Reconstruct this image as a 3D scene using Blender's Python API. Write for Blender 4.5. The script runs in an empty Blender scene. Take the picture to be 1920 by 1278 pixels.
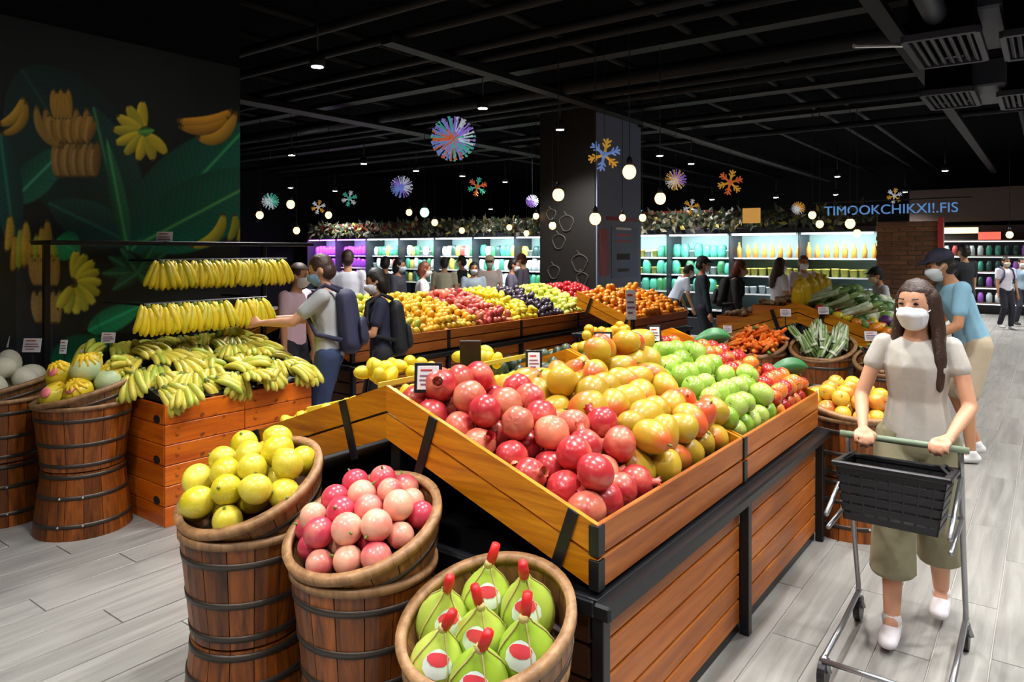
import bpy, bmesh, math, random
import numpy as np
from mathutils import Vector, Matrix, Euler

S = bpy.context.scene
COL = S.collection
rng = random.Random(7)
PI = math.pi

# ------------------------------------------------------------------ camera
# World: X runs along the shelving aisles, Y across them, Z up. The camera stands at the origin, 1.70 m high.
F = 1350.0; W, H = 1920.0, 1278.0; HOR = 470.0; CAMH = 1.70
SN, CS = 0.599, 0.8007
cam = bpy.data.cameras.new('camera'); camo = bpy.data.objects.new('camera', cam); COL.objects.link(camo)
cam.sensor_fit = 'HORIZONTAL'; cam.sensor_width = 36.0; cam.lens = 36.0 * F / W
cam.shift_y = -(H / 2 - HOR) / W
cam.clip_start = 0.05; cam.clip_end = 200
fwd = Vector((CS, SN, 0)); rgt = Vector((SN, -CS, 0)); up = Vector((0, 0, 1))
camo.matrix_world = Matrix(((rgt.x, up.x, -fwd.x, 0), (rgt.y, up.y, -fwd.y, 0), (rgt.z, up.z, -fwd.z, CAMH), (0, 0, 0, 1)))
S.camera = camo
cam.dof.use_dof = False

# ------------------------------------------------------------------ world and exposure
wd = bpy.data.worlds.new('world'); S.world = wd; wd.use_nodes = True
wd.node_tree.nodes['Background'].inputs[0].default_value = (0.75, 0.85, 1, 1)
wd.node_tree.nodes['Background'].inputs[1].default_value = 0.15
S.view_settings.view_transform = 'Standard'; S.view_settings.look = 'None'
S.view_settings.gamma = 1.0; S.view_settings.use_curve_mapping = False
S.view_settings.exposure = 0.35
LAMP_W = 12.0          # power of one ceiling downlight
S.cycles.max_bounces = 6; S.cycles.diffuse_bounces = 3; S.cycles.glossy_bounces = 3
S.cycles.caustics_reflective = False; S.cycles.caustics_refractive = False
S.cycles.sample_clamp_indirect = 4.0

def P(px, z):
    """floor point at picture column px and distance z in front of the camera"""
    x = (px - 960) / F * z
    return (SN * x + CS * z, -CS * x + SN * z)
def PH(px, py, h):
    z = (CAMH - h) * F / (py - HOR)
    X, Y = P(px, z); return Vector((X, Y, h))
def PD(px, py, z):
    X, Y = P(px, z); return Vector((X, Y, CAMH - (py - HOR) * z / F))
HEAD = {'L': math.atan2(CS, -SN), 'R': math.atan2(-CS, SN), 'A': math.atan2(SN, CS), 'T': math.atan2(-SN, -CS)}

# ------------------------------------------------------------------ helpers
def lin(h):
    h = h.lstrip('#'); o = []
    for i in (0, 2, 4):
        c = int(h[i:i + 2], 16) / 255
        o.append(c / 12.92 if c <= .04045 else ((c + .055) / 1.055) ** 2.4)
    return (o[0], o[1], o[2], 1.0)

MATS = {}
def newmat(name):
    m = bpy.data.materials.new(name); m.use_nodes = True
    nt = m.node_tree; b = nt.nodes['Principled BSDF']; MATS[name] = m
    return m, nt, b
def plain(name, col, rough=.5, metal=0, emit=None, es=0, var=.12, scale=30, bump=0, spec=.5):
    m, nt, b = newmat(name); N = nt.nodes.new; L = nt.links.new
    c = lin(col)
    tc = N('ShaderNodeTexCoord'); nz = N('ShaderNodeTexNoise'); nz.inputs['Scale'].default_value = scale; nz.inputs['Detail'].default_value = 4
    L(tc.outputs['Object'], nz.inputs['Vector'])
    oi = N('ShaderNodeObjectInfo')
    ad = N('ShaderNodeMath'); ad.operation = 'ADD'; L(nz.outputs['Fac'], ad.inputs[0]); L(oi.outputs['Random'], ad.inputs[1])
    mr = N('ShaderNodeMapRange'); mr.inputs[1].default_value = .3; mr.inputs[2].default_value = 1.7
    mr.inputs[3].default_value = 1 - var; mr.inputs[4].default_value = 1 + var; L(ad.outputs[0], mr.inputs[0])
    mx = N('ShaderNodeVectorMath'); mx.operation = 'SCALE'; mx.inputs[0].default_value = c[:3]; L(mr.outputs[0], mx.inputs['Scale'])
    L(mx.outputs[0], b.inputs['Base Color'])
    b.inputs['Roughness'].default_value = rough; b.inputs['Metallic'].default_value = metal
    b.inputs['Specular IOR Level'].default_value = spec
    if emit:
        b.inputs['Emission Color'].default_value = lin(emit); b.inputs['Emission Strength'].default_value = es
    if bump:
        bp = N('ShaderNodeBump'); bp.inputs['Strength'].default_value = bump; bp.inputs['Distance'].default_value = .01
        L(nz.outputs['Fac'], bp.inputs['Height']); L(bp.outputs[0], b.inputs['Normal'])
    return m
def wood(name, dark, light, axis=0, scale=14, rough=.45, bump=.15, var=.25):
    m, nt, b = newmat(name); N = nt.nodes.new; L = nt.links.new
    tc = N('ShaderNodeTexCoord'); oi = N('ShaderNodeObjectInfo')
    av = N('ShaderNodeVectorMath'); av.operation = 'MULTIPLY_ADD'
    av.inputs[1].default_value = (1, 1, 1)
    cb = N('ShaderNodeCombineXYZ')
    ml = N('ShaderNodeMath'); ml.operation = 'MULTIPLY'; ml.inputs[1].default_value = 37; L(oi.outputs['Random'], ml.inputs[0])
    for i in range(3): L(ml.outputs[0], cb.inputs[i])
    L(tc.outputs['Object'], av.inputs[0]); L(cb.outputs[0], av.inputs[2])
    mp = N('ShaderNodeMapping'); sc = [scale] * 3; sc[axis] = scale * .07; mp.inputs['Scale'].default_value = sc
    L(av.outputs[0], mp.inputs['Vector'])
    nz = N('ShaderNodeTexNoise'); nz.inputs['Scale'].default_value = 2.2; nz.inputs['Detail'].default_value = 6; nz.inputs['Roughness'].default_value = .65; nz.inputs['Distortion'].default_value = .6
    L(mp.outputs[0], nz.inputs['Vector'])
    cr = N('ShaderNodeValToRGB'); cr.color_ramp.elements[0].position = .3; cr.color_ramp.elements[1].position = .72
    cr.color_ramp.elements[0].color = lin(dark); cr.color_ramp.elements[1].color = lin(light)
    L(nz.outputs['Fac'], cr.inputs[0])
    mr = N('ShaderNodeMapRange'); mr.inputs[3].default_value = 1 - var; mr.inputs[4].default_value = 1 + var; L(oi.outputs['Random'], mr.inputs[0])
    mx = N('ShaderNodeVectorMath'); mx.operation = 'SCALE'; L(cr.outputs[0], mx.inputs[0]); L(mr.outputs[0], mx.inputs['Scale'])
    L(mx.outputs[0], b.inputs['Base Color']); b.inputs['Roughness'].default_value = rough
    bp = N('ShaderNodeBump'); bp.inputs['Strength'].default_value = bump; bp.inputs['Distance'].default_value = .004
    L(nz.outputs['Fac'], bp.inputs['Height']); L(bp.outputs[0], b.inputs['Normal'])
    return m
def fruit(name, c1, c2, scale=9, lo=.4, hi=.65, rnd=.5, rough=.35, axis=None, speck=None, var=.15, bump=.05, coat=.0):
    """two-colour skin: noise (plus an object-random shift and an optional gradient along one axis) mixes c1 into c2"""
    m, nt, b = newmat(name); N = nt.nodes.new; L = nt.links.new
    tc = N('ShaderNodeTexCoord'); oi = N('ShaderNodeObjectInfo')
    cb = N('ShaderNodeCombineXYZ'); ml = N('ShaderNodeMath'); ml.operation = 'MULTIPLY'; ml.inputs[1].default_value = 23; L(oi.outputs['Random'], ml.inputs[0])
    for i in range(3): L(ml.outputs[0], cb.inputs[i])
    av = N('ShaderNodeVectorMath'); av.operation = 'ADD'; L(tc.outputs['Object'], av.inputs[0]); L(cb.outputs[0], av.inputs[1])
    nz = N('ShaderNodeTexNoise'); nz.inputs['Scale'].default_value = scale; nz.inputs['Detail'].default_value = 4; L(av.outputs[0], nz.inputs['Vector'])
    s = N('ShaderNodeMath'); s.operation = 'MULTIPLY_ADD'; s.inputs[1].default_value = rnd; L(oi.outputs['Random'], s.inputs[0]); L(nz.outputs['Fac'], s.inputs[2])
    last = s
    if axis is not None:
        sp = N('ShaderNodeSeparateXYZ'); L(tc.outputs['Object'], sp.inputs[0])
        g = N('ShaderNodeMath'); g.operation = 'MULTIPLY_ADD'; g.inputs[1].default_value = axis[1]; L(sp.outputs[axis[0]], g.inputs[0]); L(s.outputs[0], g.inputs[2]); last = g
    mr = N('ShaderNodeMapRange'); mr.inputs[1].default_value = lo + rnd * .5 - (0 if axis is None else 0); mr.inputs[2].default_value = hi + rnd * .5; L(last.outputs[0], mr.inputs[0])
    mix = N('ShaderNodeMix'); mix.data_type = 'RGBA'; L(mr.outputs[0], mix.inputs[0]); mix.inputs[6].default_value = lin(c1); mix.inputs[7].default_value = lin(c2)
    out = mix.outputs[2]
    if speck:
        n2 = N('ShaderNodeTexNoise'); n2.inputs['Scale'].default_value = 160; n2.inputs['Detail'].default_value = 1; L(av.outputs[0], n2.inputs['Vector'])
        m2 = N('ShaderNodeMapRange'); m2.inputs[1].default_value = .64; m2.inputs[2].default_value = .7; L(n2.outputs['Fac'], m2.inputs[0])
        mx2 = N('ShaderNodeMix'); mx2.data_type = 'RGBA'; L(m2.outputs[0], mx2.inputs[0]); L(out, mx2.inputs[6]); mx2.inputs[7].default_value = lin(speck); out = mx2.outputs[2]
    mv = N('ShaderNodeMapRange'); mv.inputs[3].default_value = 1 - var; mv.inputs[4].default_value = 1 + var
    fr = N('ShaderNodeMath'); fr.operation = 'FRACT'; m7 = N('ShaderNodeMath'); m7.operation = 'MULTIPLY'; m7.inputs[1].default_value = 7.31
    L(oi.outputs['Random'], m7.inputs[0]); L(m7.outputs[0], fr.inputs[0]); L(fr.outputs[0], mv.inputs[0])
    sc = N('ShaderNodeVectorMath'); sc.operation = 'SCALE'; L(out, sc.inputs[0]); L(mv.outputs[0], sc.inputs['Scale'])
    L(sc.outputs[0], b.inputs['Base Color']); b.inputs['Roughness'].default_value = rough
    b.inputs['Coat Weight'].default_value = coat; b.inputs['Coat Roughness'].default_value = .15
    b.inputs['Subsurface Weight'].default_value = 0.0
    if bump:
        n3 = N('ShaderNodeTexNoise'); n3.inputs['Scale'].default_value = 45; L(av.outputs[0], n3.inputs['Vector'])
        bp = N('ShaderNodeBump'); bp.inputs['Strength'].default_value = bump; bp.inputs['Distance'].default_value = .004; L(n3.outputs['Fac'], bp.inputs['Height']); L(bp.outputs[0], b.inputs['Normal'])
    return m
def emitter(name, col, strength):
    m, nt, b = newmat(name); b.inputs['Base Color'].default_value = lin(col)
    b.inputs['Emission Color'].default_value = lin(col); b.inputs['Emission Strength'].default_value = strength
    return m
def vcol(name, rough=.5, emit=0):
    m, nt, b = newmat(name); a = nt.nodes.new('ShaderNodeVertexColor'); a.layer_name = 'print'
    nt.links.new(a.outputs[0], b.inputs['Base Color']); b.inputs['Roughness'].default_value = rough
    if emit:
        nt.links.new(a.outputs[0], b.inputs['Emission Color']); b.inputs['Emission Strength'].default_value = emit
    return m

class MB:
    def __init__(s): s.v = []; s.f = []
    def add(s, vs, fs):
        o = len(s.v); s.v += [tuple(p) for p in vs]; s.f += [tuple(i + o for i in f) for f in fs]; return s
    def box(s, c, d, rot=None):
        hx, hy, hz = d[0] / 2, d[1] / 2, d[2] / 2
        vs = [Vector((sx * hx, sy * hy, sz * hz)) for sx in (-1, 1) for sy in (-1, 1) for sz in (-1, 1)]
        if rot is not None: vs = [rot @ v for v in vs]
        vs = [v + Vector(c) for v in vs]
        return s.add(vs, [(0, 1, 3, 2), (4, 6, 7, 5), (0, 4, 5, 1), (2, 3, 7, 6), (0, 2, 6, 4), (1, 5, 7, 3)])
    def hexa(s, b4, t4):
        return s.add(list(b4) + list(t4), [(3, 2, 1, 0), (4, 5, 6, 7), (0, 1, 5, 4), (1, 2, 6, 5), (2, 3, 7, 6), (3, 0, 4, 7)])
    def lathe(s, prof, n=16, c=(0, 0, 0), mat=None, close=False):
        vs = []; fs = []
        for r, z in prof:
            for k in range(n):
                a = 2 * PI * k / n; v = Vector((r * math.cos(a), r * math.sin(a), z))
                if mat is not None: v = mat @ v
                vs.append(v + Vector(c))
        m = len(prof)
        for i in range(m - 1 + (1 if close else 0)):
            j = (i + 1) % m
            for k in range(n):
                k2 = (k + 1) % n; fs.append((i * n + k, i * n + k2, j * n + k2, j * n + k))
        if not close:
            fs.append(tuple(range(n - 1, -1, -1))); fs.append(tuple((m - 1) * n + k for k in range(n)))
        return s.add(vs, fs)
    def tube(s, path, rad, n=8, cap=True):
        path = [Vector(p) for p in path]; m = len(path)
        if not hasattr(rad, '__len__'): rad = [rad] * m
        vs = []; ref = None
        for i, p in enumerate(path):
            t = (path[min(i + 1, m - 1)] - path[max(i - 1, 0)]).normalized()
            if ref is None: ref = Vector((0, 0, 1)) if abs(t.z) < .9 else Vector((1, 0, 0))
            u = t.cross(ref).normalized(); w = u.cross(t).normalized(); ref = w
            for k in range(n):
                a = 2 * PI * k / n; vs.append(p + (u * math.cos(a) + w * math.sin(a)) * rad[i])
        fs = [(i * n + k, i * n + (k + 1) % n, (i + 1) * n + (k + 1) % n, (i + 1) * n + k) for i in range(m - 1) for k in range(n)]
        if cap: fs += [tuple(range(n - 1, -1, -1)), tuple((m - 1) * n + k for k in range(n))]
        return s.add(vs, fs)
    def ell(s, c, r, nu=10, nv=7, rot=None):
        vs = []; 
        for i in range(nv + 1):
            th = PI * i / nv
            for k in range(nu):
                a = 2 * PI * k / nu
                v = Vector((r[0] * math.sin(th) * math.cos(a), r[1] * math.sin(th) * math.sin(a), r[2] * math.cos(th)))
                if rot is not None: v = rot @ v
                vs.append(v + Vector(c))
        fs = [(i * nu + k, (i + 1) * nu + k, (i + 1) * nu + (k + 1) % nu, i * nu + (k + 1) % nu) for i in range(nv) for k in range(nu)]
        return s.add(vs, fs)
    def mesh(s, name, mat=None, smooth=True):
        me = bpy.data.meshes.new(name); me.from_pydata(s.v, [], s.f)
        if mat is not None: me.materials.append(MATS[mat] if isinstance(mat, str) else mat)
        bm = bmesh.new(); bm.from_mesh(me); bmesh.ops.remove_doubles(bm, verts=bm.verts, dist=1e-6); bmesh.ops.recalc_face_normals(bm, faces=bm.faces)
        bm.to_mesh(me); bm.free()
        if smooth: me.polygons.foreach_set('use_smooth', [True] * len(me.polygons))
        return me
    def obj(s, name, mat, parent=None, loc=None, rot=None, smooth=False):
        return inst(name, s.mesh(name, mat, smooth), parent, loc, rot)
def inst(name, me, parent=None, loc=None, rot=None, scale=None):
    o = bpy.data.objects.new(name, me); COL.objects.link(o)
    if parent is not None: o.parent = parent
    if loc is not None: o.location = loc
    if rot is not None:
        if isinstance(rot, Matrix): o.rotation_euler = rot.to_euler()
        else: o.rotation_euler = rot
    if scale is not None: o.scale = scale if hasattr(scale, '__len__') else (scale,) * 3
    return o
def empty(name, loc=(0, 0, 0), rz=0):
    o = bpy.data.objects.new(name, None); COL.objects.link(o); o.location = loc; o.rotation_euler = (0, 0, rz); o.empty_display_size = .1; return o
def T(o, label, cat, group=None, kind=None):
    o['label'] = label; o['category'] = cat
    if group: o['group'] = group
    if kind: o['kind'] = kind
    return o
def ST(o, label=None):
    o['kind'] = 'structure'
    if label: o['label'] = label
    return o
CB = {}
def cbox_mesh(d, mat, ch=.004):
    """chamfered block, shared between equal pieces"""
    key = (tuple(round(x, 4) for x in d), mat, ch)
    if key in CB: return CB[key]
    hx, hy, hz = [x / 2 for x in d]; c = min(ch, min(d) * .3)
    vs = []
    for sx in (-1, 1):
        for sy in (-1, 1):
            for sz in (-1, 1):
                vs += [(sx * (hx - c), sy * (hy - c), sz * hz), (sx * (hx - c), sy * hy, sz * (hz - c)), (sx * hx, sy * (hy - c), sz * (hz - c))]
    bm = bmesh.new()
    for v in vs: bm.verts.new(v)
    r = bmesh.ops.convex_hull(bm, input=bm.verts)
    bmesh.ops.dissolve_limit(bm, angle_limit=.02, verts=bm.verts, edges=bm.edges)
    me = bpy.data.meshes.new('block'); bm.to_mesh(me); bm.free(); me.materials.append(MATS[mat]); CB[key] = me
    return me
def block(name, d, mat, parent=None, loc=None, rot=None, ch=.004):
    return inst(name, cbox_mesh(d, mat, ch), parent, loc, rot)

# ------------------------------------------------------------------ materials
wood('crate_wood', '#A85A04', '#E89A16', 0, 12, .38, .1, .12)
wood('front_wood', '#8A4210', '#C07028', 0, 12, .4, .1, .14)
wood('panel_wood', '#8E4610', '#C27026', 0, 12, .42, .12, .16)
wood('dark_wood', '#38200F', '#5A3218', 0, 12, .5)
wood('stave_wood', '#3A1805', '#9E5414', 2, 16, .4, .2, .45)
wood('tray_wood', '#5A361C', '#9A6C40', 2, 16, .5, .2, .2)
wood('rim_wood', '#6E4C30', '#B0865A', 2, 12, .5, .2, .15)
wood('box_wood', '#B44604', '#E87A10', 0, 10, .4, .1, .12)
wood('floor_tile', '#7C7B77', '#A3A19C', 0, 8, .34, .05, .11)
plain('grout', '#C0BDB8', .8)
plain('black_metal', '#1B1C20', .38, .3)
plain('hoop_metal', '#4A423C', .42, .6)
plain('bolt_metal', '#C8C4C0', .3, .8)
plain('black_plastic', '#17171B', .4)
plain('ceiling_black', '#060608', .95, spec=.02)
plain('ceiling_pipe', '#131317', .6, 0, var=.4, spec=.15)
plain('duct_grey', '#2C2C36', .5, .2)
plain('wall_dark', '#0B0B0F', .8, spec=.1)
plain('wall_mid', '#3E3A3C', .7)
plain('white_card', '#E8E6EA', .5, var=.04)
plain('card_print', '#8A5A70', .6)
plain('red_print', '#C83A3A', .6)
plain('liner_black', '#121214', .6)
emitter('lamp_face', '#FFFFFF', 40)
emitter('bulb_warm', '#FFCC80', 3)
emitter('bulb_green', '#90FFC8', 3)
emitter('led_white', '#F2FBFF', 3)
emitter('led_purple', '#D070FF', 4)
# ------------------------------------------------------------------ the setting
XR = (-5.0, 24.0); YR = (-6.0, 19.0); CEIL = 4.3
fb = MB().box(((XR[0] + XR[1]) / 2, (YR[0] + YR[1]) / 2, -.06), (XR[1] - XR[0], YR[1] - YR[0], .1)).obj('floor', 'grout'); ST(fb, 'grey plank tile floor with pale joints')
def in_view(x, y, m=60):
    z = CS * x + SN * y
    if z < .8: return False
    px = 960 + (SN * x - CS * y) / z * F; py = HOR + CAMH / z * F
    return -m < px < W + m and py < H + m
tiles = []
TW, TL = .2, 1.2
for j in range(int(YR[0] / TW), int(YR[1] / TW)):
    off = (j * .43) % 1.0 * TL
    for i in range(int(XR[0] / TL) - 1, int(XR[1] / TL) + 1):
        x = i * TL + off + TL / 2; y = j * TW + TW / 2
        if x - TL / 2 < XR[0] or x + TL / 2 > XR[1]: continue
        tiles.append((x, y))
def hidden(x, y):
    return (1.95 < x < 4.4 and 1.2 < y < 2.85) or (4.5 < x < 9.5 and 5.2 < y) or (7.5 < x < 10 and 1.2 < y < 2.8) or (y > 3.1 and x > 1.9) 
vis = [t for t in tiles if any(in_view(t[0] + dx, t[1]) for dx in (-.55, 0, .55)) and not hidden(*t)]
vis.sort(key=lambda t: CS * t[0] + SN * t[1]); near = set(vis[:300])
tm = cbox_mesh((TL - .006, TW - .006, .012), 'floor_tile', .0015)
for t in near: inst('floor_tile', tm, fb, (t[0], t[1], -.006))
mb = MB()
for t in tiles:
    if t not in near: mb.box((t[0], t[1], -.006), (TL - .006, TW - .006, .012))
o = mb.obj('distant_floor_tiles', 'floor_tile', fb); o['kind'] = 'stuff'
ST(MB().box(((XR[0] + XR[1]) / 2, (YR[0] + YR[1]) / 2, CEIL + .05), (XR[1] - XR[0], YR[1] - YR[0], .1)).obj('ceiling', 'ceiling_black'), 'black open ceiling slab')
ST(MB().box((XR[1] + .05, (YR[0] + YR[1]) / 2, CEIL / 2), (.1, YR[1] - YR[0], CEIL)).obj('wall_back', 'wall_dark'))
ST(MB().box((XR[0] - .05, (YR[0] + YR[1]) / 2, CEIL / 2), (.1, YR[1] - YR[0], CEIL)).obj('wall_front', 'wall_mid'))
ST(MB().box(((XR[0] + XR[1]) / 2, YR[1] + .05, CEIL / 2), (XR[1] - XR[0], .1, CEIL)).obj('wall_left', 'wall_dark'))
ST(MB().box(((XR[0] + XR[1]) / 2, YR[0] - .05, CEIL / 2), (XR[1] - XR[0], .1, CEIL)).obj('wall_right', 'wall_mid'))

# ---- the banana mural: a printed panel on its own dark wall
MX0, MX1, MY, MZ1 = 1.2, 3.62, 5.68, 3.3
ST(MB().box(((MX0 + MX1) / 2 - .6, MY + .16, CEIL / 2), (MX1 - MX0 + 1.2, .3, CEIL)).obj('wall_mural', 'wall_dark'), 'dark wall carrying the printed banana mural')
nx, nz_ = 330, 400
gx = np.linspace(MX0, MX1, nx); gz = np.linspace(.25, MZ1, nz_)
GX, GZ = np.meshgrid(gx, gz)
# artwork coordinates: the design is drawn in the units of the photograph as measured on the panel
zz = CS * GX + SN * MY; U = 960 + (SN * GX - CS * MY) / zz * F; V = HOR + (CAMH - GZ) / zz * F
img = np.zeros(GX.shape + (3,)); img[:] = np.array(lin('#0B1214')[:3])
def blend(mask, col):
    img[:] = img * (1 - mask[..., None]) + np.array(lin(col)[:3] if isinstance(col, str) else col) * mask[..., None]
def sm(x, a, b):
    t = np.clip((x - a) / (b - a), 0, 1); return t * t * (3 - 2 * t)
def leaf(p, q, w, col, vein, alpha=1):
    """pointed leaf from p to q, half-width w, midrib lighter, fine side veins"""
    d = np.array(q, float) - np.array(p, float); L_ = np.hypot(*d); d /= L_
    s = ((U - p[0]) * d[0] + (V - p[1]) * d[1]) / L_; n = -(U - p[0]) * d[1] + (V - p[1]) * d[0]
    prof = w * np.sin(PI * np.clip(s, 0, 1) ** .8) ** .7
    mk = sm(prof - np.abs(n), -2, 4) * (s > 0) * (s < 1) * alpha
    c = np.array(lin(col)[:3]); cv = np.array(lin(vein)[:3])
    st = .5 + .5 * np.sin((s * L_ - np.abs(n) * .7) * .55)
    sh = (.45 + .75 * (.5 + .5 * n / max(w, 1)))[..., None]
    colr = c * sh * (.9 + .2 * st[..., None])
    rib = np.exp(-(n / 2.6) ** 2)[..., None]
    colr = colr * (1 - rib) + cv * rib
    img[:] = img * (1 - mk[..., None]) + colr * mk[..., None]
def ban(p0, p1, p2, w, col='#B08A2E', dark='#4A3A12'):
    t = np.linspace(0, 1, 26)[:, None]; p0, p1, p2 = map(np.array, (p0, p1, p2))
    c = (1 - t) ** 2 * p0 + 2 * t * (1 - t) * p1 + t * t * p2
    bb = (U > c[:, 0].min() - w - 4) & (U < c[:, 0].max() + w + 4) & (V > c[:, 1].min() - w - 4) & (V < c[:, 1].max() + w + 4)
    uu = U[bb][:, None]; vv = V[bb][:, None]
    rad = w * np.clip(np.sin(PI * np.clip(t[:, 0], .04, .97)) ** .45, .3, 1)
    dd = np.hypot(uu - c[:, 0], vv - c[:, 1]) - rad
    k = dd.argmin(1); dm = dd.min(1)
    mk = np.clip(.5 - dm / 2.5, 0, 1)
    off = ((uu[:, 0] - c[k, 0]) * .5 + (vv[:, 0] - c[k, 1]) * .85) / w
    sh = np.clip(.75 - .5 * off, .25, 1.15)[:, None]
    endd = np.clip(np.minimum(t[k, 0], 1 - t[k, 0]) * 14, 0, 1)[:, None]
    col_ = np.array(lin(col)[:3]) * sh * endd + np.array(lin(dark)[:3]) * (1 - endd)
    sub = img[bb]; img[bb] = sub * (1 - mk[:, None]) + col_ * mk[:, None]
leaf((40, 130), (260, 470), 110, '#0C2A2A', '#164038', .8)
leaf((20, 380), (130, 270), 34, '#0E5648', '#3A8A70'); leaf((0, 250), (30, 480), 30, '#0D3F42', '#1F6858')
leaf((235, 460), (175, 200), 60, '#123230', '#2E6A4C'); leaf((245, 470), (470, 230), 78, '#0A5246', '#2E8A58')
leaf((265, 455), (520, 320), 66, '#0B5A48', '#4A9A58'); leaf((235, 450), (90, 380), 42, '#0F3A3A', '#1E5A4E')
leaf((240, 470), (200, 260), 16, '#1E5A40', '#3A8A5A')
for dx, dy in ((-70, -40), (-85, 0), (70, -50), (85, -10), (-40, -60), (40, -66), (60, 40), (-60, 40)):
    leaf((258, 512), (258 + dx * .8, 512 + dy * .8), 13, '#174A38', '#2A6A50')
leaf((165, 620), (270, 570), 24, '#0A7A50', '#1E9A68'); leaf((95, 700), (210, 640), 46, '#08603F', '#169060'); leaf((105, 450), (150, 475), 30, '#0A7A50', '#128A5C')
blend(((U > 30) & (U < 100) & (V > 480) & (V < 660)) * .8, '#22242E')
# hanging stems of bananas
for k in range(15):
    a = k / 14; ban((85 + a * 90, 205 + (k % 3) * 12), (90 + a * 85, 240), (96 + a * 70, 262 + (k % 2) * 8), 8, ['#8A6A2C', '#9A7A3E', '#7A5A22'][k % 3])
for k in range(15):
    a = k / 14; ban((104 + a * 78, 268 + (k % 2) * 10), (102 + a * 80, 300), (106 + a * 74, 330), 8, ['#86683A', '#96784A', '#6E5426'][k % 3])
for k in range(5): ban((100 + k * 7, 168 + (k % 2) * 6), (98 + k * 8, 195), (104 + k * 7, 222), 6, '#9A762C')
ban((68, 200), (70, 255), (112, 275), 9, '#8A6E34')
ban((0, 232), (40, 225), (42, 185), 11, '#A8872E'); ban((5, 250), (50, 245), (48, 192), 9, '#98782A')
for a in range(9):
    th = math.radians(95 + a * 27); cx, cy = 272, 246
    ban((cx + 8 * math.cos(th), cy - 8 * math.sin(th)), (cx + 38 * math.cos(th + .1), cy - 36 * math.sin(th + .1)), (cx + 58 * math.cos(th), cy - 54 * math.sin(th)), 10, ['#C0B030', '#A8A02C'][a % 2])
leaf((258, 248), (290, 244), 9, '#3A7A3A', '#5A9A4A')
ban((336, 226), (400, 240), (432, 208), 12, '#C08C2E'); ban((338, 238), (395, 256), (428, 222), 10, '#A87A28'); ban((372, 258), (420, 276), (442, 212), 12, '#B08A30')
for k in range(9):
    ban((18 + k * 10, 405 + (k * 37 % 50)), (22 + k * 10, 440 + (k * 37 % 50)), (12 + k * 11, 470 + (k * 37 % 40)), 8, ['#B8942E', '#A8842C', '#94A038'][k % 3])
for k in range(9): ban((60 + k * 6, 480 + (k % 2) * 8), (58 + k * 6, 510), (66 + k * 5, 535), 6, '#A8884A')
for k in range(9): ban((64 + k * 6, 545 + (k % 2) * 8), (62 + k * 6, 575), (70 + k * 5, 605), 6, '#9A7E4A')
for a in range(11):
    th = math.radians(85 - a * 21); cx, cy = 138, 530
    ban((cx + 6 * math.cos(th), cy - 8 * math.sin(th)), (cx + 34 * math.cos(th), cy - 40 * math.sin(th)), (cx + 50 * math.cos(th), cy - 58 * math.sin(th)), 10, ['#C8C03C', '#B0AC38'][a % 2])
ban((418, 402), (418, 452), (360, 462), 11, '#C0B43A'); ban((440, 404), (446, 430), (428, 450), 8, '#A8A836'); ban((458, 404), (462, 430), (446, 452), 8, '#A8A836')
vs = np.stack([GX, np.full(GX.shape, MY), GZ], -1).reshape(-1, 3)
idx = np.arange(nx * nz_).reshape(nz_, nx)
fs = np.stack([idx[:-1, :-1], idx[:-1, 1:], idx[1:, 1:], idx[1:, :-1]], -1).reshape(-1, 4)
me = bpy.data.meshes.new('mural_print'); me.vertices.add(len(vs)); me.vertices.foreach_set('co', vs.ravel())
me.loops.add(fs.size); me.loops.foreach_set('vertex_index', fs.ravel()); me.polygons.add(len(fs)); me.polygons.foreach_set('loop_start', np.arange(0, fs.size, 4)); me.polygons.foreach_set('loop_total', np.full(len(fs), 4)); me.update()
img = np.clip(img * 1.9, 0, 1)
ca = me.color_attributes.new('print', 'FLOAT_COLOR', 'POINT'); ca.data.foreach_set('color', np.concatenate([img.reshape(-1, 3), np.ones((nx * nz_, 1))], 1).ravel())
vcol('mural_ink', .45); me.materials.append(MATS['mural_ink'])
mp = MB().box(((MX0 + MX1) / 2, MY + .006, (.25 + MZ1) / 2), (MX1 - MX0, .01, MZ1 - .25)).obj('banana_mural', 'wall_dark')
T(mp, 'large dark mural of hanging bananas and green banana leaves on wall', 'mural'); inst('printed_artwork', me, mp)

# ---- square column with chalk drawings
cx0, cx1, cy0, cy1 = 9.95, 11.47, 5.78, 6.86
plain('chalkboard', '#14110F', .6); plain('column_grey', '#6C7690', .55); plain('poster_navy', '#56648A', .5); plain('chalk', '#3E3A36', .8); plain('poster_red', '#8E2430', .5)
ST(MB().box(((cx0 + cx1) / 2, (cy0 + cy1) / 2, CEIL / 2), (cx1 - cx0, cy1 - cy0, CEIL)).obj('wall_column', 'chalkboard'), 'square column with black chalkboard face')
pb = MB().box(((cx0 + cx1) / 2, cy0 - .012, 1.95), (cx1 - cx0, .02, 3.9)).obj('column_panel', 'column_grey'); T(pb, 'grey blue printed panel covering the right column face', 'panel')
for (a, b_, z0, z1, m) in ((.06, .24, 1.3, 2.05, 'poster_red'), (.3, .92, 1.25, 2.1, 'poster_navy'), (.2, .9, 2.2, 2.26, 'poster_red'), (.4, .75, 2.05, 2.09, 'white_card'), (.4, .75, 1.95, 1.98, 'red_print'), (.38, .78, 1.85, 1.87, 'red_print'), (.42, .72, 1.55, 1.65, 'chalk'), (.45, .7, 1.35, 1.4, 'chalk')):
    MB().box((cx0 + (cx1 - cx0) * (a + b_) / 2, cy0 - .026 - (.004 if m in ('white_card', 'red_print', 'chalk') else 0), (z0 + z1) / 2), ((cx1 - cx0) * (b_ - a), .008, z1 - z0)).obj('printed_block', m, pb)
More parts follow.
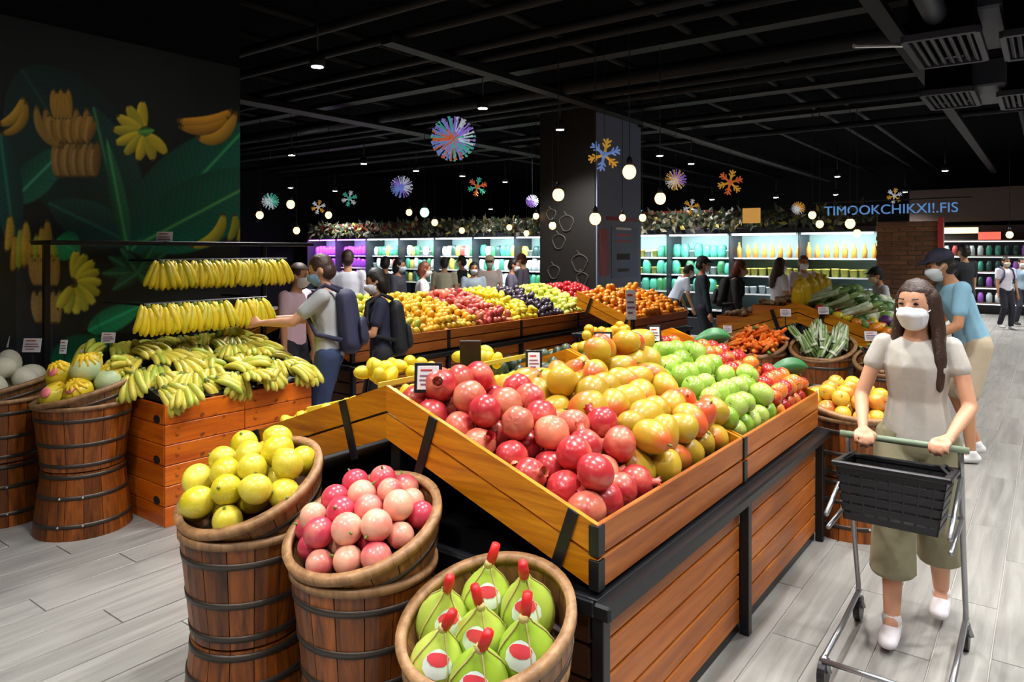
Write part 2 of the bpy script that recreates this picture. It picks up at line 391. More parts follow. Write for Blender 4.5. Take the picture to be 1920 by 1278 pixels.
ck = empty('chalk_drawing', (cx0 - .004, cy0, 0)); T(ck, 'faint chalk fruit sketches on the black column', 'drawing')
for (yy, z, r) in ((.3, 1.5, .14), (.7, 1.85, .12), (.55, 2.15, .13), (.25, 1.25, .1), (.8, 1.35, .11), (.85, 2.3, .09)):
    pth = [(0, yy + r * math.cos(a) * (1 + .15 * math.sin(3 * a)), z + r * math.sin(a)) for a in np.linspace(0, 2 * PI, 18)]
    MB().tube(pth, .012, 5, False).obj('chalk_outline', 'chalk', ck); MB().tube([(0, yy, z + r), (0, yy + .05, z + r * 1.5)], .01, 5).obj('chalk_outline', 'chalk', ck)

# ---- low brick pier at the end of the chiller
plain('brick', '#80583F', .8, var=.35, bump=.3, scale=60); plain('mortar', '#B4AEA0', .9)
bx, by0, by1, bh = 12.5, 1.35, 2.2, 2.15
bp_ = MB().box((bx + .43, (by0 + by1) / 2, bh / 2), (.84, by1 - by0 - .02, bh)).obj('wall_brick', 'mortar'); ST(bp_, 'low red brown brick pier')
bm_ = cbox_mesh((.03, .2, .062), 'brick', .006); bm2 = cbox_mesh((.2, .03, .062), 'brick', .006)
for c in range(29):
    z = .04 + c * .074
    for k in range(5):
        a_ = max(by0, by0 + k * .21 - (.105 if c % 2 else 0)); b_ = min(by1, by0 + k * .21 - (.105 if c % 2 else 0) + .2)
        if b_ - a_ > .03: inst('brick', bm_, bp_, (bx + .003, (a_ + b_) / 2, z), None, (1, (b_ - a_) / .2, 1))
    for k in range(2):
        x = bx + .12 + k * .21 + (.1 if c % 2 else 0)
        inst('brick', bm2, bp_, (x, by0 + .003, z))
T(MB().box((bx - .02, by0 - .03, 1.1), (.05, .07, 2.2)).obj('red_post', 'red_print'), 'slim red post at the corner of brick pier', 'post')

# ------------------------------------------------------------------ ceiling services and lamps
ndl = [0]
dl_rim = MB().lathe([(.06, .0), (.075, .0), (.075, .1), (.05, .13)], 16).mesh('lamp_housing', 'ceiling_pipe')
dl_face = MB().lathe([(.001, 0), (.058, 0), (.058, .004), (.001, .004)], 16).mesh('lamp_lens', 'lamp_face')
dl_rod = MB().tube([(0, 0, .12), (0, 0, .75)], .008, 6).mesh('lamp_rod', 'black_metal')
ldat = bpy.data.lights.new('downlight', 'SPOT'); ldat.energy = LAMP_W * 14; ldat.spot_size = math.radians(115); ldat.spot_blend = .7; ldat.shadow_soft_size = .11; ldat.color = (1.0, .98, .95)
lfar = ldat.copy(); lfar.energy = LAMP_W * 14 * 2.6; lfar.spot_size = math.radians(125)
def downlight(x, y, z, far=False):
    e = empty('ceiling_downlight', (x, y, z))
    T(e, 'small round white downlight hanging under the black ceiling', 'ceiling light', 'ceiling downlights')
    inst('lamp_housing', dl_rim, e); inst('lamp_lens', dl_face, e, (0, 0, -.005)); inst('lamp_rod', dl_rod, e)
    l = bpy.data.objects.new('downlight_beam', lfar if far else ldat); COL.objects.link(l); l.parent = e; l.location = (0, 0, -.02)
for (px, py, h) in ((595, 125, 3.5), (905, 203, 3.5), (1050, 243, 3.5), (547, 291, 3.5), (682, 307, 3.5), (780, 320, 3.5), (867, 330, 3.4), (545, 352, 3.3), (628, 358, 3.4), (1160, 271, 3.5), (1237, 292, 3.5), (1296, 307, 3.5), (1570, 331, 3.5), (1772, 320, 3.5), (947, 341, 3.4), (1335, 374, 3.1), (1455, 370, 3.1), (1567, 365, 3.2), (1697, 360, 3.3), (1780, 372, 3.2), (1030, 380, 3.2), (920, 392, 3.0), (1385, 398, 2.9), (1300, 392, 2.9)):
    p = PH(px, py, h)
    if p.x < XR[1] - .3 and p.y < YR[1] - .3: downlight(*p, far=True)
for gx_ in (-2.2, -.2, 1.8, 3.4):
    for gy_ in (-2.6, -.8, 1.0, 2.8):
        if CS * gx_ + SN * gy_ < 4.6: downlight(gx_, gy_, 3.55)
for p in ((5.0, 1.5), (3.9, 3.1), (4.7, .2)): downlight(p[0], p[1], 3.55)  # downlights added above the view to brighten the vegetable baskets
for p in ((5.4, -1.2), (7.6, -2.0), (9.4, -1.3), (11.4, -1.0), (14.0, -1.0), (17.0, -1.0), (20.0, -.8)): downlight(p[0], p[1], 3.75, True)  # unseen downlights added beyond the right edge to brighten the walkway
cord = None
globe = MB().ell((0, 0, 0), (.062, .062, .068), 14, 10).mesh('bulb', 'bulb_warm'); globeg = MB().ell((0, 0, 0), (.062, .062, .068), 14, 10).mesh('bulb', 'bulb_green')
sock = MB().lathe([(.02, .055), (.028, .06), (.028, .11), (.012, .14)], 10).mesh('lamp_socket', 'black_metal')
for (px, py, z, s, g) in ((1047, 365, 7.6, 1, 0), (1180, 322, 7.2, 1.1, 0), (1238, 372, 8.0, 1, 0), (1116, 410, 7.8, 1, 0), (545, 383, 11, 1, 0), (487, 403, 11, .9, 0), (556, 432, 12, .9, 0), (616, 403, 12, .9, 0), (767, 398, 13, .9, 0), (796, 398, 12, 1.2, 1), (815, 417, 12.5, .9, 0), (866, 432, 12.5, .8, 0), (955, 426, 13, .8, 0), (987, 437, 13, .8, 0), (1005, 405, 12, .8, 0), (1036, 423, 10, .8, 0), (1167, 408, 9.5, .7, 0), (1205, 408, 10, .8, 0), (1523, 403, 11, .9, 0), (1537, 420, 11, .9, 0), (1594, 419, 10.5, 1.1, 0), (1607, 437, 11, .9, 0), (1893, 440, 15, 1.1, 0)):
    p = PD(px, py, z); e = empty('pendant_bulb', p)
    if px in (1047, 1180, 1238, 1116): lb = {1047: 'leftmost of the four big glowing globe bulbs before the black column', 1180: 'topmost of the four big glowing globe bulbs before the column', 1238: 'rightmost of the four big glowing globe bulbs by the column', 1116: 'lowest of the four big glowing globe bulbs before the column'}[px]; T(e, lb, 'lamp', 'big globe bulbs by the column')
    elif g: T(e, 'single green tinted globe bulb hanging among the warm bulbs', 'lamp')
    elif px == 1893: T(e, 'lone white globe bulb hanging at the far right', 'lamp')
    else: T(e, 'small warm globe bulb hanging on a cord in the background', 'lamp', 'small warm globe bulbs')
    inst('bulb', globeg if g else globe, e, None, None, s); inst('lamp_socket', sock, e, None, None, s)
    MB().tube([(0, 0, .13), (0, 0, CEIL - p.z)], .005, 5).obj('cord', 'black_metal', e)
# pipes, trays and ducts under the slab
def pipe(a, b_, r, mat='ceiling_pipe', lab='round dark pipe fixed under the black ceiling', cat='pipe', grp='ceiling pipes'):
    o = MB().tube([a, b_], r, 12).obj('ceiling_pipe', mat, None, smooth=True); T(o, lab, cat, grp); return o
ORD = ['first', 'second', 'third', 'fourth', 'fifth', 'sixth', 'seventh', 'eighth', 'ninth', 'tenth', 'eleventh', 'twelfth']
for i, x in enumerate((4.6, 5.2, 6.0, 6.4, 8.2, 8.9, 9.3, 11.4, 13.6)): pipe((x, YR[0] + .1, 3.9), (x, YR[1] - .1, 3.9), .05 if x != 8.2 else .1, 'ceiling_pipe', ORD[i] + ' dark pipe crossing overhead, counted from the camera')
for i, y in enumerate((-3.2, -2.2, -1.6, .1, .4, 2.6, 3.1, 4.3, 6.1, 7.0, 8.5, 11)): pipe((2.0, y, 4.05), (XR[1] - .1, y, 4.05), .04, 'ceiling_pipe', ORD[i] + ' thin dark pipe running away overhead, counted from right')
for y, x0, x1, r in ((-.55, 4.9, 7.2, .13), (-1.0, 4.9, 7.2, .13), (.75, 5.2, 8.2, .09)):
    pipe((x0, y, 3.62), (x1, y, 3.62), r, 'duct_grey', {-.55: 'middle', -1.0: 'right', .75: 'left, thinner'}[y] + ' thick insulated grey pipe below the ceiling', 'pipe', 'insulated ceiling pipes')
for x, w, lb in ((7.4, .2, 'nearest'), (10.5, .25, 'middle'), (12.6, .3, 'farthest')):
    T(MB().box((x, 6, 3.99), (w, 24, .06)).obj('cable_tray', 'ceiling_pipe'), lb + ' of the flat dark cable trays crossing under the ceiling', 'cable tray', 'ceiling cable trays')
for y, w, lb in ((1.2, .14, 'right'), (5.3, .16, 'middle'), (9.0, .3, 'left')):
    T(MB().box((14, y, 3.8), (18, w, .07)).obj('cable_tray', 'ceiling_pipe'), lb + ' one of three long dark trays running away overhead', 'cable tray', 'long ceiling trays')
def diffuser(px0, px1, py, z, lab):
    c = PD((px0 + px1) / 2, py, z); e = empty('air_diffuser', c); T(e, lab, 'air vent', 'ceiling air diffusers')
    w = (px1 - px0) / F * z; L_ = w * 2.1
    for s in (-1, 1):
        block('frame_bar', (L_, .05, .06), 'duct_grey', e, (0, s * w / 2, 0)); block('frame_bar', (.05, w, .06), 'duct_grey', e, (s * L_ / 2, 0, 0))
    for k in range(7):
        block('slat', (L_ - .05, .035, .02), 'duct_grey', e, (0, -w / 2 + w * (k + 1) / 8, -.005), Euler((.5, 0, 0)))
    block('neck', (L_ * .9, w * .9, .3), 'ceiling_black', e, (0, 0, .19))
diffuser(1720, 1830, 92, 6.2, 'larger slatted grey ceiling air diffuser beside the duct')
diffuser(1745, 1822, 185, 8.0, 'smaller slatted grey ceiling air diffuser further back')
diffuser(1895, 1990, 80, 6.2, 'slatted air diffuser cut by right picture edge, nearer')
diffuser(1885, 1960, 185, 8.0, 'slatted air diffuser cut by right picture edge, further')
c = PD(1835, 30, 6.6); T(block('air_duct', (1.5, .42, .3), 'duct_grey', None, c, None, .02), 'grey rectangular air duct between the ceiling diffusers, nearer', 'duct')
c = PD(1850, 155, 8.2); T(block('air_duct', (1.2, .42, .3), 'duct_grey', None, c, None, .02), 'grey rectangular air duct between the ceiling diffusers, further', 'duct')
c = PD(1650, 82, 6.0); o = MB().tube([(-.25, .15, -.05), (.25, -.15, .02)], .018, 8).obj('shiny_conduit', 'bolt_metal', None, c); T(o, 'short shiny conduit piece beside the slatted diffuser', 'pipe')
# snowflake and star ornaments
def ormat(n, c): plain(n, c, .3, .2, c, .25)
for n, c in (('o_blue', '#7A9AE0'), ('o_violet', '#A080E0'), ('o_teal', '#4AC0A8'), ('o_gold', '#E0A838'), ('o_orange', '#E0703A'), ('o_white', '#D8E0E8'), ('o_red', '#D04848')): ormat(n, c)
def spiky(px, py, z, d, mats, lab, n=70):
    e = empty('spiky_ornament', PD(px, py, z)); r = d / 2; T(e, lab, 'ornament', 'hanging ceiling ornaments')
    MB().ell((0, 0, 0), (r * .35,) * 3, 10, 8).obj('core', mats[0], e)
    jit = [rng.gauss(0, .16) for _ in range(n)]
    for m_i, m in enumerate(mats):
        mb = MB()
        for k in range(n):
            z_ = 1 - 2 * (k + .5) / n; a = k * 2.39996; q = math.sqrt(1 - z_ * z_); v = Vector((q * math.cos(a), q * math.sin(a), z_))
            s = ((v.dot(rgt) * .6 + v.z * .5 + 1) / 2 + jit[k]) * len(mats)
            if int(min(len(mats) - 1, max(0, s))) == m_i: mb.tube([v * r * .25, v * r * .9, v * r], [r * .045, r * .03, r * .065], 5)
        if mb.v: mb.obj('spikes', m, e)
    MB().tube([(0, 0, r), (0, 0, CEIL - e.location.z)], .003, 4).obj('string', 'black_metal', e)
def star(px, py, z, d, m1, m2, lab, arms=6):
    e = empty('star_ornament', PD(px, py, z), HEAD['T']); r = d / 2; T(e, lab, 'ornament', 'hanging ceiling ornaments')
    for k in range(arms):
        a = 2 * PI * k / arms + .3; mb = MB(); u = Vector((0, math.cos(a), math.sin(a))); v = Vector((0, -math.sin(a), math.cos(a)))
        mb.tube([u * 0, u * r], [r * .1, r * .06], 5)
        for f in (.45, .7):
            for s in (-1, 1): mb.tube([u * r * f, u * r * (f + .22) + v * s * r * .24], [r * .07, r * .05], 5)
        mb.obj('arm', m1 if k % 2 else m2, e)
    MB().ell((0, 0, 0), (r * .15, r * .22, r * .22), 8, 6).obj('hub', m2, e)
    MB().tube([(0, 0, r), (0, 0, CEIL - e.location.z)], .003, 4).obj('string', 'black_metal', e)
spiky(850, 260, 8.0, .5, ['o_orange', 'o_blue', 'o_teal', 'o_violet', 'o_white'], 'large multicoloured spiky ball ornament hanging from the ceiling', 120)
spiky(753, 350, 11.5, .36, ['o_blue', 'o_violet', 'o_white'], 'violet blue spiky ball ornament hanging left of the big ball')
spiky(1267, 337, 9.5, .28, ['o_white', 'o_gold', 'o_violet'], 'pale spiky ball ornament above the rightmost globe bulb')
spiky(507, 377, 12, .28, ['o_white', 'o_teal'], 'pale teal spiky ball ornament beside the mural edge')
spiky(998, 377, 11, .2, ['o_violet', 'o_white'], 'small violet ball ornament just left of the black column')
star(1133, 290, 8.2, .38, 'o_gold', 'o_blue', 'gold orange and blue star ornament above the column'); star(1369, 342, 9.5, .34, 'o_gold', 'o_orange', 'golden snowflake ornament hanging right of the column')
star(895, 350, 11, .3, 'o_teal', 'o_orange', 'teal and orange star ornament under the big spiky ball'); star(655, 372, 12.5, .28, 'o_white', 'o_teal', 'white and teal star ornament over the purple chiller')
star(597, 388, 12, .24, 'o_gold', 'o_white', 'pale gold star ornament near the left pendant bulbs'); star(1296, 388, 11.5, .26, 'o_white', 'o_gold', 'white snowflake ornament above the chiller garland'); star(1677, 367, 12, .26, 'o_gold', 'o_white', 'pale gold star ornament above the blue neon lettering')
spiky(1497, 390, 12, .22, ['o_white', 'o_gold'], 'dull white ball ornament left of the blue neon lettering')
# ------------------------------------------------------------------ sloping crate islands
HF, HR, BH = .87, 1.19, .2          # board-top height at the front and at the ridge, board stack height
def half_crate(X0, L, Yf, Yr, lab, cat='crate', grp=None, straps=True):
    """one sloping crate: front boards at Yf (low), open top rising to the ridge Yr"""
    s = 1 if Yr > Yf else -1; dY = abs(Yr - Yf)
    e = empty('sloping_crate', (X0 + L / 2, Yf, 0)); T(e, lab, cat, grp)
    bt = .018; g = .010; b1 = (BH - g) / 2
    for k in (0, 1):
        z = HF - BH + b1 / 2 + k * (b1 + g)
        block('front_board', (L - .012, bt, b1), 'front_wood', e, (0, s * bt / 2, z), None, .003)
    for sx in (-1, 1):
        for k in (0, 1):
            z0 = HF - BH + k * (b1 + g); z1 = HR - BH + k * (b1 + g)
            xa, xb = sx * (L / 2 - .005), sx * (L / 2 - .005 - bt)
            if xa > xb: xa, xb = xb, xa
            cy = s * dY / 2; cz = (z0 + z1) / 2 + b1 / 2
            ya, yb = s * bt * .3 - cy, s * dY - cy
            v = [(xa, ya, z0 - cz), (xb, ya, z0 - cz), (xb, yb, z1 - cz), (xa, yb, z1 - cz), (xa, ya, z0 + b1 - cz), (xb, ya, z0 + b1 - cz), (xb, yb, z1 + b1 - cz), (xa, yb, z1 + b1 - cz)]
            mid = (xa + xb) / 2
            v = [((p[0] - mid), p[1], p[2]) for p in v]
            # local x of the board runs along its length for the grain
            vv = [(p[1], -p[0], p[2]) for p in v]
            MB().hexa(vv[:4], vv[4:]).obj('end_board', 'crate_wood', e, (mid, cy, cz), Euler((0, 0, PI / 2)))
        if straps and sx == -1:
            sl = math.atan2(HR - HF, dY)
            for fy in (.095, .735):
                y = s * dY * fy; zt = HF + (HR - HF) * fy
                R = Matrix.Rotation(s * sl, 3, 'X')
                block('metal_strap', (.008, .038, BH + .035), 'black_metal', e, (-L / 2 - .001, y + s * .035, zt - BH / 2 - .012), R, .001)
            for k in (0, 1):
                block('corner_strap', (.04, .008, b1 - .004), 'black_metal', e, (-L / 2 + .016, -s * .003, HF - BH + b1 / 2 + k * (b1 + g)), None, .001)
                block('corner_strap', (.008, .034, b1 - .004), 'black_metal', e, (-L / 2 + .001, s * .012, HF - BH + b1 / 2 + k * (b1 + g)), None, .001)
    # sloping base panel with black liner
    zA, zB = HF - BH + .005, HR - BH + .005
    MB().hexa([(-L / 2 + .025, s * .02, zA), (L / 2 - .025, s * .02, zA), (L / 2 - .025, s * dY, zB), (-L / 2 + .025, s * dY, zB)],
              [(-L / 2 + .025, s * .02, zA + .1), (L / 2 - .025, s * .02, zA + .1), (L / 2 - .025, s * dY, zB + .1), (-L / 2 + .025, s * dY, zB + .1)]).obj('base_panel', 'liner_black', e)
    return e
def table(X0, X1, Ya, Yb, lab, n, grp=None):
    """black steel table that carries the crates, slatted wooden sides"""
    e = empty('display_table', ((X0 + X1) / 2, (Ya + Yb) / 2, 0)); T(e, lab, 'display table', grp)
    L = X1 - X0; D = abs(Yb - Ya); lo, hi = -D / 2, D / 2
    zt = .66
    block('table_top', (L + .03, D + .02, .03), 'black_metal', e, (0, 0, zt - .02), None, .003)
    for s in (-1, 1):
        block('front_rail', (L + .06, .06, .05), 'black_metal', e, (0, s * (D / 2 + .03), zt - .035), None, .008)
        for k in range(n + 1):
            block('leg', (.042, .042, .62), 'black_metal', e, (-L / 2 + .005 + k * (L - .01) / n, s * (D / 2 + .01), .31), None, .003)
        block('plinth', (L - .02, .02, .05), 'black_metal', e, (0, s * (D / 2 - .03), .025), None, .003)
        for k in range(n):
            w = (L - .01) / n - .05
            for j in range(5):
                block('side_slat', (w, .018, .098), 'panel_wood', e, (-L / 2 + .005 + (k + .5) * (L - .01) / n, s * (D / 2 - .018), .105 + j * .1085), None, .004)
    for s in (-1, 1):
        for j in range(5):
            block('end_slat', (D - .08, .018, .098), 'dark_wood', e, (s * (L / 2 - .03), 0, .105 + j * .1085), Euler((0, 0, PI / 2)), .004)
        block('end_rail', (.05, D, .05), 'black_metal', e, (s * (L / 2), 0, zt - .035), None, .004)
    # ridge support under the raised crate edges
    block('ridge_beam', (L - .1, .05, .3), 'black_metal', e, (0, 0, zt + .15), None, .004)
    return e
CL = 1.29
Y0, YRG, Y1 = 1.095, 2.015, 2.935
IX = 1.893
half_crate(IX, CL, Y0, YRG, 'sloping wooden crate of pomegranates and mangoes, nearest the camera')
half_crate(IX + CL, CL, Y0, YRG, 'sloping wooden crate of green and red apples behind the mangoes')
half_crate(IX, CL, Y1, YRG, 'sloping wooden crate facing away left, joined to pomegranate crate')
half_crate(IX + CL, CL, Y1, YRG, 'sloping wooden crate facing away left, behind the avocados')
table(IX, IX + 2 * CL, Y0, Y1, 'black steel display table with slatted wood sides in the foreground', 2)
GY0, GYR, GY1 = 5.1, 6.02, 6.94; GX = 4.38
for k, lb in enumerate(('sloping crate at the near end of the far fruit island', 'sloping crate of orange fruit on the far island', 'sloping crate of yellow and dark fruit on the far island', 'sloping crate of red fruit at the far end of far island')):
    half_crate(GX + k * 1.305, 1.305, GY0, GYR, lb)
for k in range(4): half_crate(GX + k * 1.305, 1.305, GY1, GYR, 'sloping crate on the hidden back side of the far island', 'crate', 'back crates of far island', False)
table(GX, GX + 4 * 1.305, GY0, GY1, 'long black display table carrying the far fruit island', 4)
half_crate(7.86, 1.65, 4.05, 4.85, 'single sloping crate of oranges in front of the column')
table(7.86, 9.51, 4.05, 4.85, 'display table under the single orange crate', 1)
VX = 7.41
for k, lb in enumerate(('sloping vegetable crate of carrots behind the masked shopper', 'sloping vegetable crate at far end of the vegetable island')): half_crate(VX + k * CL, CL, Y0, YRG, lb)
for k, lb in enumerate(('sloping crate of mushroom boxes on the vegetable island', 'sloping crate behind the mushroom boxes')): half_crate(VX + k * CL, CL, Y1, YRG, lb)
table(VX, VX + 2 * CL, Y0, Y1, 'display table carrying the vegetable island', 2)

# ------------------------------------------------------------------ barrels made of two slatted baskets and tilted trays
def staves(e, r0, z0, r1, z1, n, mat, name='stave', th=.014):
    a = PI / n * .965
    rm, zm = (r0 + r1) / 2 , (z0 + z1) / 2
    vs = []
    for (r, z) in ((r0, z0 - zm), (r1, z1 - zm)):
        for rr in (r - th, r):
            for q in (-a, 0, a): vs.append((rr * math.cos(q) - rm, rr * math.sin(q), z))
    fs = [(0, 3, 4, 1), (1, 4, 5, 2), (6, 7, 10, 9), (7, 8, 11, 10), (3, 9, 10, 4), (4, 10, 11, 5), (0, 1, 7, 6), (1, 2, 8, 7), (0, 6, 9, 3), (2, 5, 11, 8)]
    key = ('stave', r0, z0, r1, z1, n, mat)
    if key not in CB: CB[key] = MB().add(vs, fs).mesh('stave', mat, False)
    for k in range(n):
        q = 2 * PI * k / n; inst(name, CB[key], e, (rm * math.cos(q), rm * math.sin(q), zm), Euler((0, 0, q)))
def hoop(e, r, z, h=.022, mat='hoop_metal', r2=None):
    r2 = r if r2 is None else r2
    key = ('hoop', round(r, 4), round(r2, 4), h, mat)
    if key not in CB: CB[key] = MB().lathe([(r - .004, 0), (r + .003, 0), (r2 + .003, h), (r2 - .004, h)], 40, close=True).mesh('hoop', mat, True)
    inst('hoop', CB[key], e, (0, 0, z))
def barrel(x, y, h, r, lab, rz=0, waist=.5):
    e = empty('slatted_barrel', (x, y, 0), rz); T(e, lab, 'barrel')
    hw = h * waist; rt, rw = r, r * .835
    staves(e, rt, .0, rw, hw - .004, 16, 'stave_wood'); staves(e, rw, hw + .004, rt, h, 16, 'stave_wood')
    sl = (rt - rw)
    for z in (.07, hw * .6, hw - .035): rr = rt - sl * z / hw; r2 = rt - sl * (z + .022) / hw; hoop(e, rr, z, .022, 'hoop_metal', r2)
    hh = h - hw
    for f in (.08, .4, .78): z = hw + hh * f; hoop(e, rw + sl * f, z, .022, 'hoop_metal', rw + sl * (f + .022 / hh))
    key = ('rim', r)
    if key not in CB: CB[key] = MB().lathe([(r - .02, -.012), (r + .006, -.012), (r + .006, .012), (r - .02, .012)], 40, close=True).mesh('rim', 'rim_wood', True)
    inst('rim', CB[key], e, (0, 0, h))
    key = ('disc', r)
    if key not in CB: CB[key] = MB().lathe([(.001, 0), (rw - .016, 0), (rw - .016, .02), (.001, .02)], 24).mesh('inner_floor', 'dark_wood', False)
    inst('inner_floor', CB[key], e, (0, 0, hw + .05))
    bolt = CB.setdefault('bolt', MB().ell((0, 0, 0), (.007, .007, .007), 8, 6).mesh('bolt', 'bolt_metal'))
    for z in (.081, hw * .6 + .011):
        rr = rt - sl * z / hw + .005
        for q in (rz * 0 + 3.6, 4.1): inst('bolt', bolt, e, (rr * math.cos(q), rr * math.sin(q), z))
    return e
def tray(x, y, z, r, tilt, direc, lab, depth=.12):
    """shallow slatted bowl, tilted towards the direction direc; returns its matrix (origin on the rim plane centre)"""
    ax = Vector((-math.sin(direc), math.cos(direc), 0))
    M = Matrix.Translation((x, y, z)) @ Matrix.Rotation(tilt, 4, ax)
    e = empty('basket_tray'); T(e, lab, 'basket'); e.matrix_world = M
    rb = r * .86
    staves(e, rb, -depth, r, 0, 18, 'tray_wood')
    key = ('trim', r)
    if key not in CB: CB[key] = MB().lathe([(r - .022, -.012), (r + .007, -.012), (r + .009, .014), (r - .02, .016)], 48, close=True).mesh('rim', 'rim_wood', True)
    inst('rim', CB[key], e)
    hoop(e, rb + (r - rb) * .3, -depth * .7, .02, 'hoop_metal', rb + (r - rb) * .46)
    key = ('tdisc', r, depth)
    if key not in CB: CB[key] = MB().lathe([(.001, 0), (rb - .01, 0), (rb - .01, .015), (.001, .015)], 28).mesh('tray_floor', 'dark_wood', False)
    inst('tray_floor', CB[key], e, (0, 0, -depth))
    return M
DIRT = PI           # trays tip towards -X, away from the tables
lx, ly = P(466, 2.66); barrel(lx, ly, .7, .235, 'slatted barrel under the yellow citrus basket', .1, .47)
TL_ = tray(lx + .01, ly, .835, .265, math.radians(24), DIRT, 'tilted slatted basket tray of yellow citrus fruit')
qx, qy = P(684, 2.42); barrel(qx, qy, .66, .24, 'slatted barrel under the pink fruit basket', .25, .47)
TP_ = tray(qx - .005, qy, .785, .262, math.radians(21), DIRT, 'tilted slatted basket tray of pink fruit')
nx_, ny_ = P(912, 2.07); barrel(nx_, ny_, .52, .235, 'slatted barrel under the green coconut basket', .0, .5)
TC_ = tray(nx_, ny_, .64, .256, math.radians(20), DIRT, 'tilted slatted basket tray of green coconuts', .16)
mx_, my_ = P(157, 4.47); barrel(mx_, my_, .77, .272, 'slatted barrel under yellow and green melons beside the orange crates', .2)
TM_ = tray(mx_, my_, .835, .285, math.radians(14), DIRT - .5, 'tilted basket tray of yellow netted melons', .1)
wx_, wy_ = P(4, 4.62); barrel(wx_, wy_, .77, .265, 'slatted barrel of white melons at the left picture edge', .4)
TW_ = tray(wx_, wy_, .83, .275, math.radians(12), DIRT - .5, 'tilted basket tray of white melons at left edge', .1)
ax_, ay_ = 4.79, .985; barrel(ax_, ay_, .7, .26, 'slatted barrel of yellow red apples beyond the front table', .15)
TA_ = tray(ax_, ay_, .76, .265, math.radians(12), DIRT + .9, 'basket tray of yellow red apples beyond front table', .1)
barrel(6.55, 2.14, .78, .255, 'slatted barrel under the basket of carrots', .3); TG_ = tray(6.55, 2.14, .86, .27, math.radians(22), DIRT, 'tilted basket tray of carrots')
barrel(6.68, 1.60, .78, .255, 'slatted barrel under the basket of asparagus', .6); TH_ = tray(6.68, 1.60, .86, .27, math.radians(22), DIRT, 'tilted basket tray of green asparagus')
barrel(6.6, 1.06, .74, .255, 'slatted barrel of dark aubergines behind the masked shopper', .8); TI_ = tray(6.6, 1.06, .8, .27, math.radians(20), DIRT, 'tilted basket tray of dark purple aubergines')

# ------------------------------------------------------------------ banana stand: stacked printed crates, black rack with hooks
def printed_wood(name):
    m = wood(name, '#B04604', '#E47810', 0, 10, .4, .1, .1); nt = m.node_tree; N = nt.nodes.new; L = nt.links.new; b = nt.nodes['Principled BSDF']
    src = b.inputs['Base Color'].links[0].from_socket
    tc = N('ShaderNodeTexCoord'); vo = N('ShaderNodeTexVoronoi'); vo.inputs['Scale'].default_value = 9; L(tc.outputs['Object'], vo.inputs['Vector'])
    nz = N('ShaderNodeTexNoise'); nz.inputs['Scale'].default_value = 60; L(tc.outputs['Object'], nz.inputs['Vector'])
    a = N('ShaderNodeMath'); a.operation = 'MULTIPLY_ADD'; a.inputs[1].default_value = .35; L(nz.outputs['Fac'], a.inputs[0]); L(vo.outputs['Distance'], a.inputs[2])
    mr = N('ShaderNodeMapRange'); mr.inputs[1].default_value = .34; mr.inputs[2].default_value = .38; mr.inputs[3].default_value = .7; mr.inputs[4].default_value = 0; L(a.outputs[0], mr.inputs[0])
    mx = N('ShaderNodeMix'); mx.data_type = 'RGBA'; L(mr.outputs[0], mx.inputs[0]); L(src, mx.inputs[6]); mx.inputs[7].default_value = lin('#4A1E08'); L(mx.outputs[2], b.inputs['Base Color'])
printed_wood('printed_wood')
plain('hole_dark', '#120804', .8)
BX0, BY0 = 2.262, 4.35
names = {(0, 2): 'top printed orange crate, left stack under the bananas', (0, 1): 'middle printed orange crate, left stack under the bananas', (0, 0): 'bottom printed orange crate, left stack under the bananas', (1, 2): 'top printed orange crate, right stack under the bananas', (1, 1): 'middle printed orange crate, right stack under the bananas', (1, 0): 'bottom printed orange crate, right stack under the bananas'}
for (c, lv), lb in names.items():
    L_ = .545; D = .95; h = .25
    e = empty('printed_crate', (BX0 + L_ / 2 + c * (L_ + .004), BY0 + D / 2, lv * (h + .002))); T(e, lb, 'crate')
    for k in (0, 1):
        z = .06 + k * .126
        for s in (-1, 1):
            block('side_board', (L_, .016, .122), 'printed_wood', e, (0, s * (D / 2 - .008), z), None, .003)
            block('end_board', (D - .034, .016, .122), 'box_wood', e, (s * (L_ / 2 - .008), 0, z), Euler((0, 0, PI / 2)), .003)
    MB().lathe([(.001, 0), (.026, 0), (.026, .006), (.001, .006)], 14).obj('hand_hole', 'hole_dark', e, (-L_ / 2 - .0025, -D / 2 + .1, .15), Euler((0, PI / 2, 0))).scale = (1, 1.5, .6)
    block('crate_floor', (L_ - .04, D - .04, .012), 'box_wood', e, (0, 0, .012))
o = MB().hexa([(BX0 + .02, BY0 + .02, .76), (3.35, BY0 + .02, .76), (3.35, BY0 + .93, .76), (BX0 + .02, BY0 + .93, .76)], [(BX0 + .02, BY0 + .02, .765), (3.35, BY0 + .02, .765), (3.35, BY0 + .93, 1.0), (BX0 + .02, BY0 + .93, 1.0)]).obj('sloping_liner', 'liner_black'); T(o, 'black sloping liner board under the banana pile', 'board')
rk = empty('banana_rack', (2.9, 5.42, 0)); T(rk, 'black metal rack with shelf and rails behind the bananas', 'rack')
block('top_shelf', (2.1, .32, .03), 'black_metal', rk, (.1, -.05, 1.755))
for (x0, x1, dy, z) in ((-.3, .78, -.32, 1.63), (-.5, .45, -.52, 1.335)):
    MB().tube([(x0, dy, z), (x1, dy, z)], .012, 8).obj('hang_rail', 'black_metal', rk)
    for x in (x0, x1): MB().tube([(x, dy, z), (x, .1, z)], .01, 6).obj('rail_arm', 'black_metal', rk)
for x in (-.85, .86): block('post', (.04, .04, 1.77), 'black_metal', rk, (x, .12, .885))

